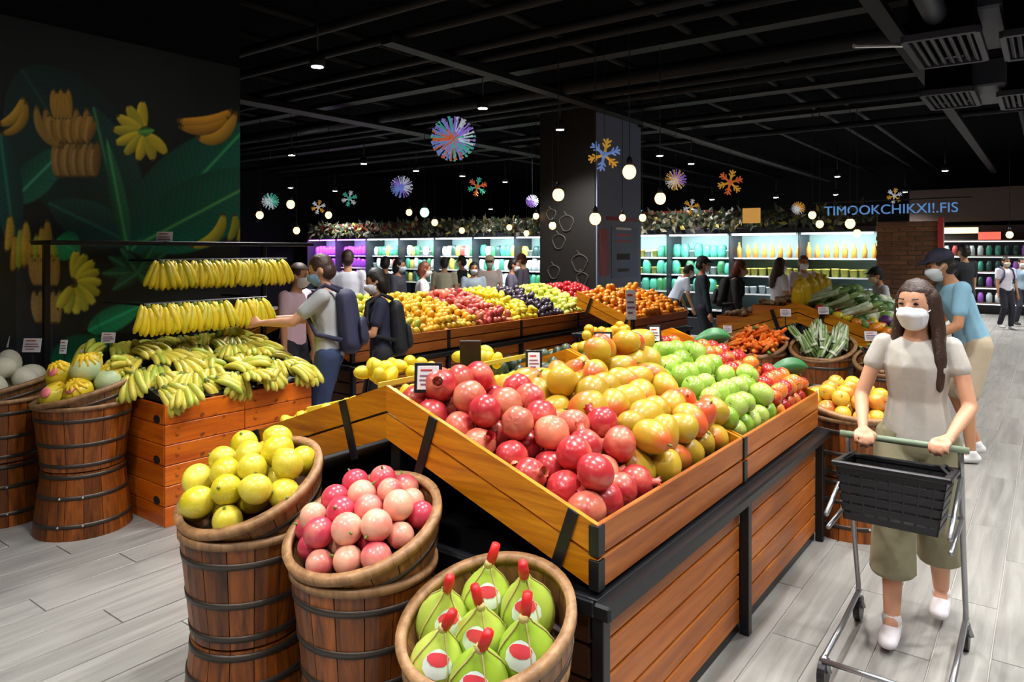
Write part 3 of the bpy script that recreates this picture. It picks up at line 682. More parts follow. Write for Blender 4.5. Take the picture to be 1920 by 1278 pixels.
# ------------------------------------------------------------------ back chillers
plain('chill_back', '#A4C8C8', .5); plain('chill_frame', '#23262E', .4); plain('shelf_white', '#D8E4E8', .4); plain('fascia', '#4A3A34', .6); plain('fascia_red', '#8A2A24', .5)
FX = 14.0
ALD = bpy.data.lights.new('chiller_tube', 'AREA'); ALD.shape = 'RECTANGLE'; ALD.size = 1.15; ALD.size_y = .08; ALD.energy = 26; ALD.color = (.9, .98, 1)
ALP = ALD.copy(); ALP.color = (.75, .35, 1)
fridge_rows = []
NB = 12; BWD = 1.32
for k in range(NB):
    y = 2.45 + BWD * (k + .5); purple = k >= NB - 2
    e = empty('open_chiller', (FX, y, 0)); T(e, ('right' if k == NB - 2 else 'left') + ' one of the two chiller bays glowing purple' if purple else ORD[k] + ' white lit chiller bay, counted from the brick pier', 'chiller', 'purple chiller bays' if purple else 'white chiller bays')
    block('back_panel', (.03, BWD - .02, 1.9), 'chill_back', e, (.68, 0, 1.1)); block('base', (.85, BWD - .01, .35), 'chill_frame', e, (.3, 0, .175))
    block('canopy', (.8, BWD - .01, .1), 'chill_frame', e, (.3, 0, 2.09))
    block('side_panel', (.72, .02, 1.7), 'chill_frame', e, (.3, BWD / 2 - .01, 1.2))
    MB().box((0, 0, 0), (.03, BWD - .1, .03)).obj('light_tube', 'led_purple' if purple else 'led_white', e, (-.02, 0, 2.02))
    l = bpy.data.objects.new('chiller_light', ALP if purple else ALD); COL.objects.link(l); l.parent = e; l.location = (-.05, 0, 2.0); l.rotation_euler = (0, -math.radians(-35), PI / 2 * 0)
    l.rotation_euler = Vector((.5, 0, -.9)).to_track_quat('-Z', 'Y').to_euler(); 
    for j, z in enumerate((.5, .85, 1.2, 1.55)):
        d = .62 - j * .05
        block('shelf', (d, BWD - .04, .02), 'shelf_white', e, (.66 - d / 2, 0, z)); MB().box((0, 0, 0), (.01, BWD - .06, .03)).obj('shelf_edge', 'white_card', e, (.66 - d - .006, 0, z))
        fridge_rows.append((k, j, y, FX + .66 - d + .09, z + .012, purple))
fb_ = MB().box((FX + .05, 2.45 + NB * BWD / 2, 2.32), (.1, NB * BWD, .34)).obj('chiller_fascia', 'fascia'); T(fb_, 'brown fascia board above the back chillers', 'fascia')
MB().box((-.06 + FX, 15.6, 2.36), (.02, 4.2, .2)).obj('sign_strip', 'fascia_red', fb_)
MB().box((-.06 + FX, 7.2, 2.5), (.02, 3.6, .05)).obj('sign_strip', 'fascia_red', fb_)
def text(s, size, mat, loc, rotm, name, parent=None, ext=.004, mirror=False):
    cu = bpy.data.curves.new(name, 'FONT'); cu.body = s; cu.size = size; cu.extrude = ext; cu.align_x = 'CENTER'; cu.align_y = 'CENTER'
    to = bpy.data.objects.new('tmp', cu); COL.objects.link(to); dg = bpy.context.evaluated_depsgraph_get(); me = bpy.data.meshes.new_from_object(to.evaluated_get(dg)); bpy.data.objects.remove(to); 
    me.materials.clear(); me.materials.append(MATS[mat]); o = inst(name, me, parent); o.matrix_world = Matrix.Translation(loc) @ rotm.to_4x4()
    if mirror: o.scale = (-1, 1, 1)
    return o
FACE_T = Matrix(((0, 0, -1), (-1, 0, 0), (0, 1, 0)))     # text lies in a plane X = const, read from -X
text('18  Null', .3, 'white_card', Vector((FX - .08, 16.6, 2.37)), FACE_T, 'sign_lettering', fb_)
emitter('neon_blue', '#5A8CC8', .55)
ns = PD(1665, 393, 11.2); nb = T(text('TIMOOKCHIKXI!.FIS', .21, 'neon_blue', ns, FACE_T, 'neon_lettering', None, .01), 'pale blue neon lettering hanging above the brick pier', 'sign')
MB().box((0, 0, 0), (2.2, .02, .02)).obj('sign_rail', 'black_metal', nb, (0, .15, -.02))
sg = PD(1409, 404, 11.5); o = block('hanging_sign', (.03, .28, .24), 'white_card', None, sg); plain('gold_glow', '#C89A50', .5, 0, '#D8A050', .5); o.data = cbox_mesh((.03, .28, .24), 'gold_glow'); T(o, 'small square golden lit sign hanging above the chillers', 'sign')
# greenery and flower garland along the chiller top
plain('garland_green', '#34402A', .7, var=.3); plain('garland_pale', '#7A7460', .7, var=.3); plain('garland_yellow', '#86782C', .7)
gl = empty('garland', (FX - .1, 2.5, 2.2)); T(gl, 'leafy garland with pale flowers along the chiller top', 'garland')
lf = MB().add([(0, 0, 0), (0, .05, .04), (-.02, .13, .0), (0, .05, -.04)], [(0, 1, 2), (0, 2, 3)])
for m, nn, sd in (('garland_green', 900, 1), ('garland_pale', 420, 2), ('garland_yellow', 160, 3)):
    r2 = random.Random(sd); mb = MB()
    for _ in range(nn):
        c = Vector((r2.uniform(-.12, .02), r2.uniform(0, 15.6), r2.uniform(-.05, .28))); R = Euler((r2.uniform(0, 6.3), r2.uniform(-.6, .6), r2.uniform(-.8, .8))).to_matrix()
        mb.add([c + R @ Vector(v) * r2.uniform(.8, 1.5) for v in lf.v], lf.f)
    mb.obj('foliage', m, gl)['kind'] = 'stuff'
# far shelves behind the walkway at the right
plain('far_shelf', '#7A6A60', .6); emitter('far_sign', '#FFE6B8', 1.2); emitter('far_sign_red', '#F06A58', .8)
fs_ = empty('far_shelving', (23, .4, 0)); T(fs_, 'far lit shop shelving at the end of right walkway', 'shelving')
block('back_panel', (.05, 5.2, 2.4), 'wall_mid', fs_, (.5, -.4, 1.2))
for j in range(5):
    block('shelf', (.5, 5.2, .03), 'far_shelf', fs_, (.22, -.4, .3 + j * .42)); MB().box((0, 0, 0), (.02, 5, .02)).obj('light_strip', 'led_white', fs_, (-.02, -.4, .3 + j * .42 - .03))
MB().box((0, 0, 0), (.04, .9, .16)).obj('lit_header', 'far_sign', fs_, (-.1, 1.6, 2.25)); MB().box((0, 0, 0), (.04, .5, .2)).obj('lit_header', 'far_sign_red', fs_, (-.1, .9, 2.1))
MB().box((0, 0, 0), (.3, 8, .9)).obj('bulkhead', 'fascia', fs_, (.2, -1.2, 2.95))
# ------------------------------------------------------------------ people
_ico = {}
def ico(n):
    if n not in _ico:
        bm = bmesh.new(); bmesh.ops.create_icosphere(bm, subdivisions=n, radius=1); _ico[n] = [v.co.copy() for v in bm.verts]; bm.free()
    return _ico[n]
def grow(chains, vox, mat, name, sm_it=4, sub=2):
    """one continuous surface from chains of ellipsoids (hulls between neighbours, voxel-remeshed together)"""
    bm = bmesh.new(); pts = ico(sub)
    for ch in chains:
        R = None
        if isinstance(ch, tuple): R, ch = ch
        prs = [(ch[0],)] if len(ch) == 1 else list(zip(ch[:-1], ch[1:]))
        for pr in prs:
            vs = []
            for p, r in pr:
                if not hasattr(r, '__len__'): r = (r, r, r)
                for q in pts:
                    v = Vector((q.x * r[0], q.y * r[1], q.z * r[2])); v = (R @ v if R is not None else v) + p; vs.append(bm.verts.new(v))
            g = bmesh.ops.convex_hull(bm, input=vs)
            junk = [x for x in g['geom_interior'] if isinstance(x, bmesh.types.BMVert)]
            bmesh.ops.delete(bm, geom=junk, context='VERTS')
    me = bpy.data.meshes.new(name); bm.to_mesh(me); bm.free()
    o = bpy.data.objects.new('tmp', me); COL.objects.link(o)
    m = o.modifiers.new('r', 'REMESH'); m.mode = 'VOXEL'; m.voxel_size = vox; m.adaptivity = 0
    s = o.modifiers.new('s', 'SMOOTH'); s.iterations = sm_it; s.factor = .5
    dg = bpy.context.evaluated_depsgraph_get(); out = bpy.data.meshes.new_from_object(o.evaluated_get(dg)); out.name = name
    bpy.data.objects.remove(o); bpy.data.meshes.remove(me)
    out.materials.clear(); out.materials.append(MATS[mat]); out.polygons.foreach_set('use_smooth', [True] * len(out.polygons))
    return out
def V3(x, y, z): return Vector((x, y, z))
def ik(S_, T_, l1, l2, hint):
    d = T_ - S_; D = min(d.length, (l1 + l2) * .999); T_ = S_ + d.normalized() * D; u = d.normalized()
    a = (l1 * l1 - l2 * l2 + D * D) / (2 * D); h = math.sqrt(max(0, l1 * l1 - a * a))
    w = hint - u * hint.dot(u); w = w.normalized() if w.length > 1e-5 else V3(0, 0, -1)
    return S_ + u * a + w * h, T_
plain('skin', '#C08A68', .5, var=.05, spec=.3); plain('skin_pink', '#D09A7C', .5, var=.05, spec=.3); plain('eye', '#1A1210', .2); plain('lips', '#A85A50', .5)
plain('hair_black', '#17120F', .5, bump=.4, scale=90); plain('hair_brown', '#3A241A', .5, bump=.4, scale=90); plain('hair_red', '#6A3420', .5, bump=.4, scale=90)
def person(label, loc, head, Ht=1.65, shirt='#888888', sleeve='short', pants='#222233', pcut='long', hair='hair_black', style='short', mask='#E8E8EC', cap=None, lean=0., bow=0., yaw=0., hands=None, stride=.0, shoes='#DDDDDD', vox=.016, grip=(0, 0), skin='skin', female=False, fem_leg=0, sub=2):
    k = Ht / 1.65; uid = len(bpy.data.objects)
    sh_m, pt_m, so_m = 'shirt_%d' % uid, 'pants_%d' % uid, 'shoe_%d' % uid
    plain(sh_m, shirt, .8, bump=.25, scale=18); plain(pt_m, pants, .8, bump=.25, scale=18); plain(so_m, shoes, .6)
    ca, sa = math.cos(lean), math.sin(lean)
    def U(x, y, z):       # point of the leaning upper body
        dz = z - .92; return V3((x * ca + dz * sa) * k, y * k, (.92 + dz * ca - x * sa) * k)
    def r_(*a): return tuple(q * k for q in a) if len(a) > 1 else a[0] * k
    sw = .15 if female else .172
    RH = Matrix.Rotation(yaw, 3, 'Z') @ Matrix.Rotation(lean * .6 + bow, 3, 'Y')
    HC = U(.015, 0, 1.535)
    def Hd(x, y, z): return HC + RH @ V3(x * k, y * k, z * k)
    body = []; dress = []; leg = []
    body.append([(U(-.005, 0, 1.33), r_(.07)), (U(.0, 0, 1.40), r_(.05)), (U(.008, 0, 1.46), r_(.05))])
    body.append((RH, [(HC, r_(.093, .074, .105)), (Hd(.022, 0, -.055), r_(.068, .055, .06))]))
    body.append((RH, [(Hd(.092, 0, -.005), r_(.01, .01, .016)), (Hd(.103, 0, -.03), r_(.014, .015, .012))]))
    for s in (-1, 1): body.append((RH, [(Hd(-.005, s * .077, -.01), r_(.018, .009, .03))]))
    trunk = [(V3(0, 0, .90) * k, (.105, .155 if not female else .15, .1)), (U(0, 0, 1.08), (.088, .13 if not female else .112, .09)), (U(.008, 0, 1.24), (.105, .155 if not female else .132, .11)), (U(-.005, 0, 1.325), (.072, sw - .025, .045))]
    body.append([(p, r_(*[q * .93 for q in r])) for p, r in trunk])
    dress.append([(p, r_(*[q + .012 for q in r])) for p, r in trunk[0:]])
    handpts = []
    for i, s in enumerate((1, -1)):
        Sh = U(-.005, s * sw, 1.335)
        tgt = None if hands is None else hands[i]
        if tgt is None: tgt = V3(.08, s * (sw + .06), .78) * k if lean < .2 else Sh + V3(.1, s * .03, -.5) * k
        El, Wr = ik(Sh, Vector(tgt), .275 * k, .25 * k, V3(-.6, s * .45, -.5))
        fa = .84 if female else 1.0
        body.append([(Sh, r_(.046 * fa)), (El, r_(.038 * fa)), (El.lerp(Wr, .35), r_(.037 * fa)), (Wr, r_(.024 * fa))])
        d = (Wr - El).normalized()
        if sleeve == 'long': dress.append([(Sh, r_(.062)), (El, r_(.05)), (El.lerp(Wr, .9), r_(.04))])
        elif sleeve == 'short': dress.append([(Sh, r_(.063)), (Sh.lerp(El, .62), r_(.056))])
        else: dress.append([(Sh + V3(0, -s * .01, 0), r_(.05)), (Sh.lerp(El, .36), r_(.05))])
        # hand: palm, four fingers of different length, thumb from the palm's side
        if grip[i]: fd = V3(d.x, d.y, 0).normalized(); dn = V3(0, 0, -1)
        else: fd = d; dn = V3(.3, -s * .5, -.2); dn = (dn - fd * dn.dot(fd)).normalized()
        sd = fd.cross(dn).normalized()
        tin = -sd if sd.y * s > 0 else sd      # thumb side points inwards
        pal = Wr + fd * .05 * k
        body.append([(Wr, r_(.022)), (Wr + fd * .02 * k, r_(.024)), (pal + sd * .014 * k, r_(.02)), (pal + fd * .03 * k, r_(.02))])
        body.append([(pal + sd * .026 * k + fd * .025 * k, r_(.013)), (pal - sd * .026 * k + fd * .025 * k, r_(.013)), (Wr + fd * .015 * k, r_(.02))])
        curl = (.35, 1.2, 2.1) if grip[i] else (.15, .4, .65)
        for fi, (o_, ln) in enumerate(((.033, .9), (.011, 1.05), (-.011, 1.0), (-.033, .78))):
            p = pal + tin * o_ * k + fd * .03 * k; ch = [(p, r_(.0098))]
            for sgi, cu in enumerate(curl):
                p = p + (fd * math.cos(cu) + dn * math.sin(cu)) * (.034, .025, .02)[sgi] * ln * k; ch.append((p, r_((.0092, .0085, .0075)[sgi])))
            body.append(ch)
        p = Wr + fd * .025 * k + tin * .02 * k
        if grip[i]: body.append([(p, r_(.013)), (p + (tin * .026 + fd * .022 + dn * .012) * k, r_(.011)), (p + (tin * .018 + fd * .035 + dn * .04) * k, r_(.009))])
        else: body.append([(p, r_(.013)), (p + (tin * .03 + fd * .03) * k, r_(.011)), (p + (tin * .034 + fd * .06 + dn * .01) * k, r_(.009))])
    feet = []
    for s in (1, -1):
        st = stride * s
        Hp = V3(0, s * .088, .88) * k; Ft = V3(st, s * .085, .085) * k
        if st < 0: Ft.z += .03 * k
        Kn, An = ik(Hp, Ft, .40 * k, .405 * k, V3(1, 0, 0))
        body.append([(Hp, r_(.078)), (Kn, r_(.052)), (Kn.lerp(An, .35), r_(.05)), (An, r_(.034)), (An + V3(.05, 0, -.045) * k, r_(.03))])
        if pcut == 'long': leg.append([(Hp, r_(.098)), (Kn, r_(.072)), (An + V3(0, 0, .02) * k, r_(.058))])
        elif pcut == 'short': leg.append([(Hp, r_(.1)), (Hp.lerp(Kn, .9), r_(.088))])
        else: leg.append([(Hp, r_(.1)), (Kn, r_(.094)), (Kn.lerp(An, .5), r_(.1, .1, .03))])
        feet.append(An)
    leg.append([(V3(0, 0, .92) * k, r_(.115, .165, .09)), (V3(0, 0, .85) * k, r_(.11, .16, .06))])
    bmn = grow(body, vox, skin, 'person', 3, sub)
    root = inst('person', bmn, None, loc, Euler((0, 0, head))); T(root, label, 'person')
    inst('shirt', grow(dress, vox, sh_m, 'shirt', 4), root)
    inst('trousers' if pcut == 'long' else 'shorts' if pcut == 'short' else 'wide_trousers', grow(leg, vox, pt_m, 'trousers', 4), root)
    for i, An in enumerate(feet):
        up_ = .025 if An.z > .1 * k else 0
        zf = An.z - .085 * k
        inst('shoe', grow([[(An + V3(-.03, 0, -.045) * k, r_(.042, .04, .038)), (An + V3(.07, 0, -.05) * k, r_(.05, .044, .034)), (An + V3(.14, 0, -.055) * k, r_(.045, .042, .028))], [(An + V3(0, 0, -.01) * k, r_(.044))]], vox * .9, so_m, 'shoe', 3), root)
    hc = []
    if style != 'none':
        hc.append((RH, [(Hd(-.012, 0, .022), r_(.097, .084, .1))]))
        hc.append((RH, [(Hd(-.035, 0, -.03), r_(.075, .08, .075))]))
        if style == 'long':
            for s in (-1, 1): hc.append((RH, [(Hd(-.02, s * .068, .0), r_(.06, .03, .07)), (Hd(-.02, s * .085, -.12), r_(.05, .028, .07)), (Hd(.02, s * .1, -.26), r_(.045, .03, .07)), (Hd(.035, s * .1, -.36), r_(.03, .02, .05))]))
            hc.append((RH, [(Hd(-.06, 0, -.05), r_(.05, .075, .08)), (Hd(-.085, 0, -.2), r_(.04, .09, .08)), (Hd(-.09, 0, -.34), r_(.03, .075, .06))]))
        if style == 'bob':
            hc.append((RH, [(Hd(-.03, 0, -.02), r_(.08, .092, .08)), (Hd(-.04, 0, -.1), r_(.06, .085, .05))]))
        hm = grow(hc, vox * .9, hair, 'hair', 3)
        # keep the face free: hair in front of the hairline is cut away
        bm = bmesh.new(); bm.from_mesh(hm); RI = RH.inverted()
        kill = []
        for f in bm.faces:
            q = RI @ (f.calc_center_median() - HC)
            if q.x > .045 * k and q.z < .062 * k and abs(q.y) < .072 * k and q.z > -.13 * k: kill.append(f)
        bmesh.ops.delete(bm, geom=kill, context='FACES'); bm.to_mesh(hm); bm.free()
        inst('hair', hm, root)
    if vox < .02:
        em = MB().ell((0, 0, 0), r_(.006, .012, .007), 10, 7).mesh('eye', 'eye')
        for s in (-1, 1):
            e = inst('eye', em, root, Hd(.087, s * .032, .008), RH)
        bw = MB().tube([Hd(.094, .018, .03), Hd(.09, .045, .033)], [.004 * k, .003 * k], 5); bw.tube([Hd(.094, -.018, .03), Hd(.09, -.045, .033)], [.004 * k, .003 * k], 5); bw.obj('eyebrows', hair, root)
        if not mask: MB().ell((0, 0, 0), r_(.006, .024, .007), 10, 6).obj('mouth', 'lips', root, Hd(.088, 0, -.068), RH)
    if mask:
        mm = 'mask_%d' % uid; plain(mm, mask, .7)
        m_ = grow([(RH, [(Hd(.05, 0, -.022), r_(.07, .062, .02)), (Hd(.045, 0, -.045), r_(.082, .071, .03)), (Hd(.034, 0, -.085), r_(.068, .06, .04))]), (RH, [(Hd(.1, 0, -.015), r_(.022, .022, .014)), (Hd(.105, 0, -.04), r_(.026, .03, .02))])], vox * .8, mm, 'face_mask', 4)
        bm = bmesh.new(); bm.from_mesh(m_); RI = RH.inverted()
        bmesh.ops.delete(bm, geom=[f for f in bm.faces if (RI @ (f.calc_center_median() - HC)).x < .03 * k], context='FACES'); bm.to_mesh(m_); bm.free()
        mo = inst('face_mask', m_, root)
        if vox < .02:
            for s in (-1, 1): MB().tube([Hd(.05, s * .07, -.03), Hd(.0, s * .083, -.005)], .0025, 5).obj('ear_loop', mm, mo)
    if cap:
        cm = 'cap_%d' % uid; plain(cm, cap, .7)
        c_ = grow([(RH, [(Hd(-.008, 0, .045), r_(.106, .092, .085))]), (RH, [(Hd(.09, 0, .05), r_(.085, .075, .01))])], vox * .8, cm, 'cap', 3)
        bm = bmesh.new(); bm.from_mesh(c_); RI = RH.inverted()
        bmesh.ops.delete(bm, geom=[f for f in bm.faces if (RI @ (f.calc_center_median() - HC)).z < .03 * k], context='FACES'); bm.to_mesh(c_); bm.free(); inst('cap', c_, root)
    root['_k'] = k; root['_lean'] = lean
    return root
def backpack(pr, label, col, size=(.16, .3, .44), z=1.18):
    k = pr['_k']; lean = pr['_lean']; m = 'pack_%d' % len(bpy.data.objects); plain(m, col, .75, bump=.3, scale=20)
    def U(x, y, zz): dz = zz - .92; return V3((x * math.cos(lean) + dz * math.sin(lean)) * k, y * k, (.92 + dz * math.cos(lean) - x * math.sin(lean)) * k)
    a, b_, c_ = size
    me = grow([[(U(-.065 - a / 2, 0, z + c_ / 2 - .08), (a / 2, b_ / 2 - .02, .08)), (U(-.08 - a / 2, 0, z - c_ / 2 + .09), (a / 2 + .015, b_ / 2, .1))]], .014, m, 'backpack', 4)
    o = inst('backpack', me, None, pr.location, pr.rotation_euler); T(o, label, 'backpack')
    inst('front_pocket', grow([[(U(-.09 - a, 0, z - .02), (.03, b_ * .36, .05)), (U(-.095 - a, 0, z - .14), (.04, b_ * .38, .06))]], .014, m, 'front_pocket', 3), o)
    for s in (-1, 1): MB().tube([U(-.12, s * .1, 1.36), U(-.02, s * .1, 1.415), U(.1, s * .1, 1.34), U(.125, s * .12, 1.2), U(.06, s * .16, 1.06), U(-.12, s * .14, 1.0)], [.018 * k] * 6, 6).obj('strap', m, o, None, None, True)
    return o

# the masked shopper pushing a basket trolley
HY = math.atan2(-.04, -1.0)
wl = V3(3.72, .485, 0)
def w2l(p, loc, a): d = Vector(p) - Vector(loc); return Matrix.Rotation(-a, 3, 'Z') @ d
hL = w2l((3.46, .335, .925), wl, HY); hR = w2l((3.43, .655, .925), wl, HY)
person('woman in white mask and pale grey top pushing a trolley', wl, HY, 1.575, '#C6C0B8', 'cap', '#8A8468', 'wide', 'hair_brown', 'long', '#E6E6EC', None, .04, .06, -.28, (hL, hR), -.2, '#E4DEE2', .0065, (1, 1), 'skin_pink', True, sub=3)
ct = empty('basket_trolley', (3.3, .5, 0)); T(ct, 'light metal shopping trolley frame pushed by masked woman', 'trolley')
plain('trolley_metal', '#9A9CA0', .3, .8); plain('trolley_green', '#7C8C74', .5)
def tb(pts, r, n='frame_tube', m='trolley_metal', nn=8): return MB().tube([V3(*p) - V3(3.3, .5, 0) for p in pts], r, nn).obj(n, m, ct, None, None, True)
tb([(3.40, .26, .90), (3.40, .74, .90)], .014, 'handle_bar', 'trolley_green', 12)
for y in (.29, .71):
    tb([(3.40, y, .90), (3.42, y, .82), (3.5, y, .5), (3.62, y, .16), (3.6, y, .11)], .011, 'upright_tube')
    tb([(3.64, y, .13), (3.3, y, .11), (2.96, y, .11)], .012, 'base_tube')
    tb([(3.43, y, .78), (3.02, y, .66)], .01, 'basket_arm'); tb([(3.47, y, .6), (3.05, y, .6)], .009, 'basket_arm')
    for x in (3.62, 2.98):
        MB().lathe([(.02, -.014), (.055, -.014), (.055, .014), (.02, .014)], 20).obj('wheel', 'black_plastic', ct, (x - 3.3, y - .5, .056), Euler((PI / 2, 0, 0)))
        tb([(x, y, .12), (x, y - .02, .06)], .012, 'wheel_fork')
tb([(2.96, .29, .11), (2.96, .71, .11)], .011, 'cross_tube'); tb([(3.47, .29, .6), (3.47, .71, .6)], .009, 'cross_tube'); tb([(3.43, .29, .78), (3.43, .71, .78)], .009, 'cross_tube')
def basket(c, L_, Wd, h, lab, tilt):
    e = empty('shopping_basket', c); e.rotation_euler = (0, tilt, 0); T(e, lab, 'basket')
    a, b_ = L_ / 2, Wd / 2; q = .84; t = .006
    for s in (-1, 1):
        for kk in range(6):      # slotted side walls: solid bands and bars
            z0, z1 = h * kk / 6, h * (kk + .72) / 6
            f0, f1 = q + (1 - q) * z0 / h, q + (1 - q) * z1 / h
            MB().hexa([(-a * f0, s * b_ * f0, z0), (a * f0, s * b_ * f0, z0), (a * f0, s * (b_ * f0 - t), z0), (-a * f0, s * (b_ * f0 - t), z0)], [(-a * f1, s * b_ * f1, z1), (a * f1, s * b_ * f1, z1), (a * f1, s * (b_ * f1 - t), z1), (-a * f1, s * (b_ * f1 - t), z1)]).obj('side_band', 'black_plastic', e)
            MB().hexa([(s * a * f0, -b_ * f0, z0), (s * a * f0, b_ * f0, z0), (s * (a * f0 - t), b_ * f0, z0), (s * (a * f0 - t), -b_ * f0, z0)], [(s * a * f1, -b_ * f1, z1), (s * a * f1, b_ * f1, z1), (s * (a * f1 - t), b_ * f1, z1), (s * (a * f1 - t), -b_ * f1, z1)]).obj('end_band', 'black_plastic', e)
        for kk in range(7):
            y = -b_ * .8 + b_ * 1.6 * kk / 6; MB().tube([(s * (a * q - .004), y * q, 0), (s * (a - .004), y, h)], .005, 5).obj('bar', 'black_plastic', e)
            x = -a * .8 + a * 1.6 * kk / 6; MB().tube([(x * q, s * (b_ * q - .004), 0), (x, s * (b_ - .004), h)], .005, 5).obj('bar', 'black_plastic', e)
    block('basket_floor', (L_ * q, Wd * q, .008), 'black_plastic', e, (0, 0, .004))
    for s in (-1, 1):
        block('rim_bar', (L_ + .03, .03, .022), 'black_plastic', e, (0, s * b_, h), None, .005); block('rim_bar', (.03, Wd + .03, .022), 'black_plastic', e, (s * a, 0, h), None, .005)
        MB().tube([(-.06, s * (b_ + .005), h), (-.05, s * (b_ - .03), h + .03), (.05, s * (b_ - .03), h + .03), (.06, s * (b_ + .005), h)], .007, 6).obj('carry_handle', 'black_plastic', e)
basket((3.23, .5, .615), .31, .39, .215, 'black slotted plastic basket held in the trolley', .12)

def pp(px, z): x, y = P(px, z); return (x, y, 0)
# man in the blue shirt and navy cap, bending to the vegetables
hd = math.radians(115)
b1 = person('man in light blue shirt and navy cap bending behind masked woman', (6.92, .5, 0), hd, 1.76, '#86B4CC', 'short', '#B8A890', 'short', 'hair_black', 'short', '#DDE4EA', '#26263A', .36, .1, 0, ((.42, .16, .98), (.3, -.3, 1.0)), .05, '#D8D8D8', .013)
g1 = person('man in grey t-shirt with navy backpack holding fruit by bananas', pp(618, 5.55), HEAD['L'] + .1, 1.68, '#A9ABAE', 'short', '#2A3A5E', 'short', 'hair_brown', 'short', '#8FB4DA', None, .08, .35, 0, ((.48, .12, 1.16), (.46, -.1, 1.17)), .04, '#333333', .012, (0, 0), 'skin_pink')
backpack(g1, 'navy blue backpack worn by the man in grey', '#2B2C48', (.17, .32, .5), 1.13)
g2 = person('person in navy t-shirt with black bag beside the man in grey', pp(716, 6.1), HEAD['L'] + .25, 1.56, '#23263E', 'short', '#17181F', 'long', 'hair_black', 'bob', '#D8D8E0', None, .06, .3, .1, ((.3, .1, 1.0), (.3, -.12, 1.02)), .03, '#222222', .014, female=True)
backpack(g2, 'black backpack worn by the person in navy', '#15161C', (.15, .28, .5), 1.1)
crowd = [
    ('person in pale pink shirt behind the hanging bananas', 548, 6.55, 1.6, '#D8B8C4', 'R', 'hair_brown', 'short', '#DDDDDD', .1),
    ('person in white shirt seen from behind by purple chiller', 652, 9.6, 1.72, '#D6D8E4', 'A', 'hair_brown', 'short', None, 0),
    ('person in black coat standing by the teal chiller', 722, 11.3, 1.62, '#1C1D26', 'A', 'hair_black', 'short', None, 0),
    ('person in dark grey jacket turned to the chiller', 744, 10.8, 1.6, '#34343E', 'R', 'hair_black', 'bob', '#C8D8E4', .05),
    ('red haired person in white top beyond orange fruit', 787, 10.4, 1.55, '#E4E4EA', 'R', 'hair_red', 'bob', '#E8E0DC', .1),
    ('person in beige coat by the far chillers', 833, 12.4, 1.6, '#B4AE94', 'A', 'hair_black', 'short', None, 0),
    ('person in black top beyond the dragon fruit', 866, 13.2, 1.62, '#1A1A20', 'L', 'hair_black', 'short', '#D8D8D8', 0),
    ('person in light blue grey shirt beyond pink fruit', 888, 11.9, 1.52, '#9AA6B4', 'T', 'hair_black', 'bob', '#E8E8E8', 0),
    ('person in pale cap among the crowd beyond yellow fruit', 918, 13.0, 1.62, '#C8B8B0', 'T', 'hair_brown', 'short', '#E8E8E8', 0),
    ('person in violet grey top left of the black column', 955, 12.0, 1.58, '#6A6478', 'R', 'hair_black', 'short', '#E0E0E8', .1),
    ('brown haired person in grey jacket next to black column', 985, 12.8, 1.66, '#55505C', 'L', 'hair_red', 'short', '#E4DCD8', .1),
    ('person in white and blue stooping right of the column', 1262, 12.3, 1.55, '#D4DCEC', 'R', 'hair_black', 'short', '#E8E8E8', .5),
    ('worker in dark green apron and cap beside the oranges', 1316, 10.6, 1.62, '#1E2A34', 'R', 'hair_black', 'short', '#D8D8D8', 0),
    ('red haired person in black carrying a bag at mushrooms', 1368, 9.7, 1.6, '#23252A', 'R', 'hair_red', 'bob', '#E0C8B8', .2),
    ('long haired woman in white by the juice chiller', 1458, 11.0, 1.6, '#D8D4DA', 'R', 'hair_brown', 'long', '#E8E8E8', .05),
    ('brown haired person in lilac top by yellow bags', 1506, 11.6, 1.63, '#C8BCC4', 'T', 'hair_red', 'short', '#E8E4E0', 0),
    ('person in black cap and white top before brick pier', 1662, 9.5, 1.5, '#C8CCD4', 'L', 'hair_black', 'short', '#E8D8B0', .2),
    ('man in black shirt seen from behind in the walkway', 1808, 12.3, 1.82, '#1D2026', 'A', 'hair_black', 'short', None, 0),
    ('man in white shirt and dark trousers at the far end', 1885, 15.6, 1.58, '#D8D4E0', 'T', 'hair_black', 'short', '#E8E0D0', 0),
    ('person in pale blue at the right edge far away', 1915, 16.2, 1.55, '#9AB4C8', 'T', 'hair_black', 'short', '#E8E8E8', 0)]
for i, (lb, px, z, ht, shc, hdg, hr, sty, mk, ln) in enumerate(crowd):
    cp = {12: '#20222C', 8: '#D8C8A8', 16: '#1A1A22'}.get(i)
    q = person(lb, pp(px, z), HEAD[hdg] + ((i * 37) % 10 - 5) * .06, ht, shc, 'long' if i % 3 == 1 or i in (2, 3, 12, 13) else 'short', ['#20222E', '#2A2C3A', '#3A3A40'][i % 3], 'long', hr, sty, mk, cp, ln, .15, 0, None, .06, '#C8C8C8' if i in (18,) else '#333333', .019)
    if i == 13: backpack(q, 'black backpack worn by red haired person', '#17181C', (.14, .28, .42), 1.16)
    if i == 18: backpack(q, 'navy backpack worn by the man in white shirt', '#3A3E66', (.12, .28, .42), 1.16)
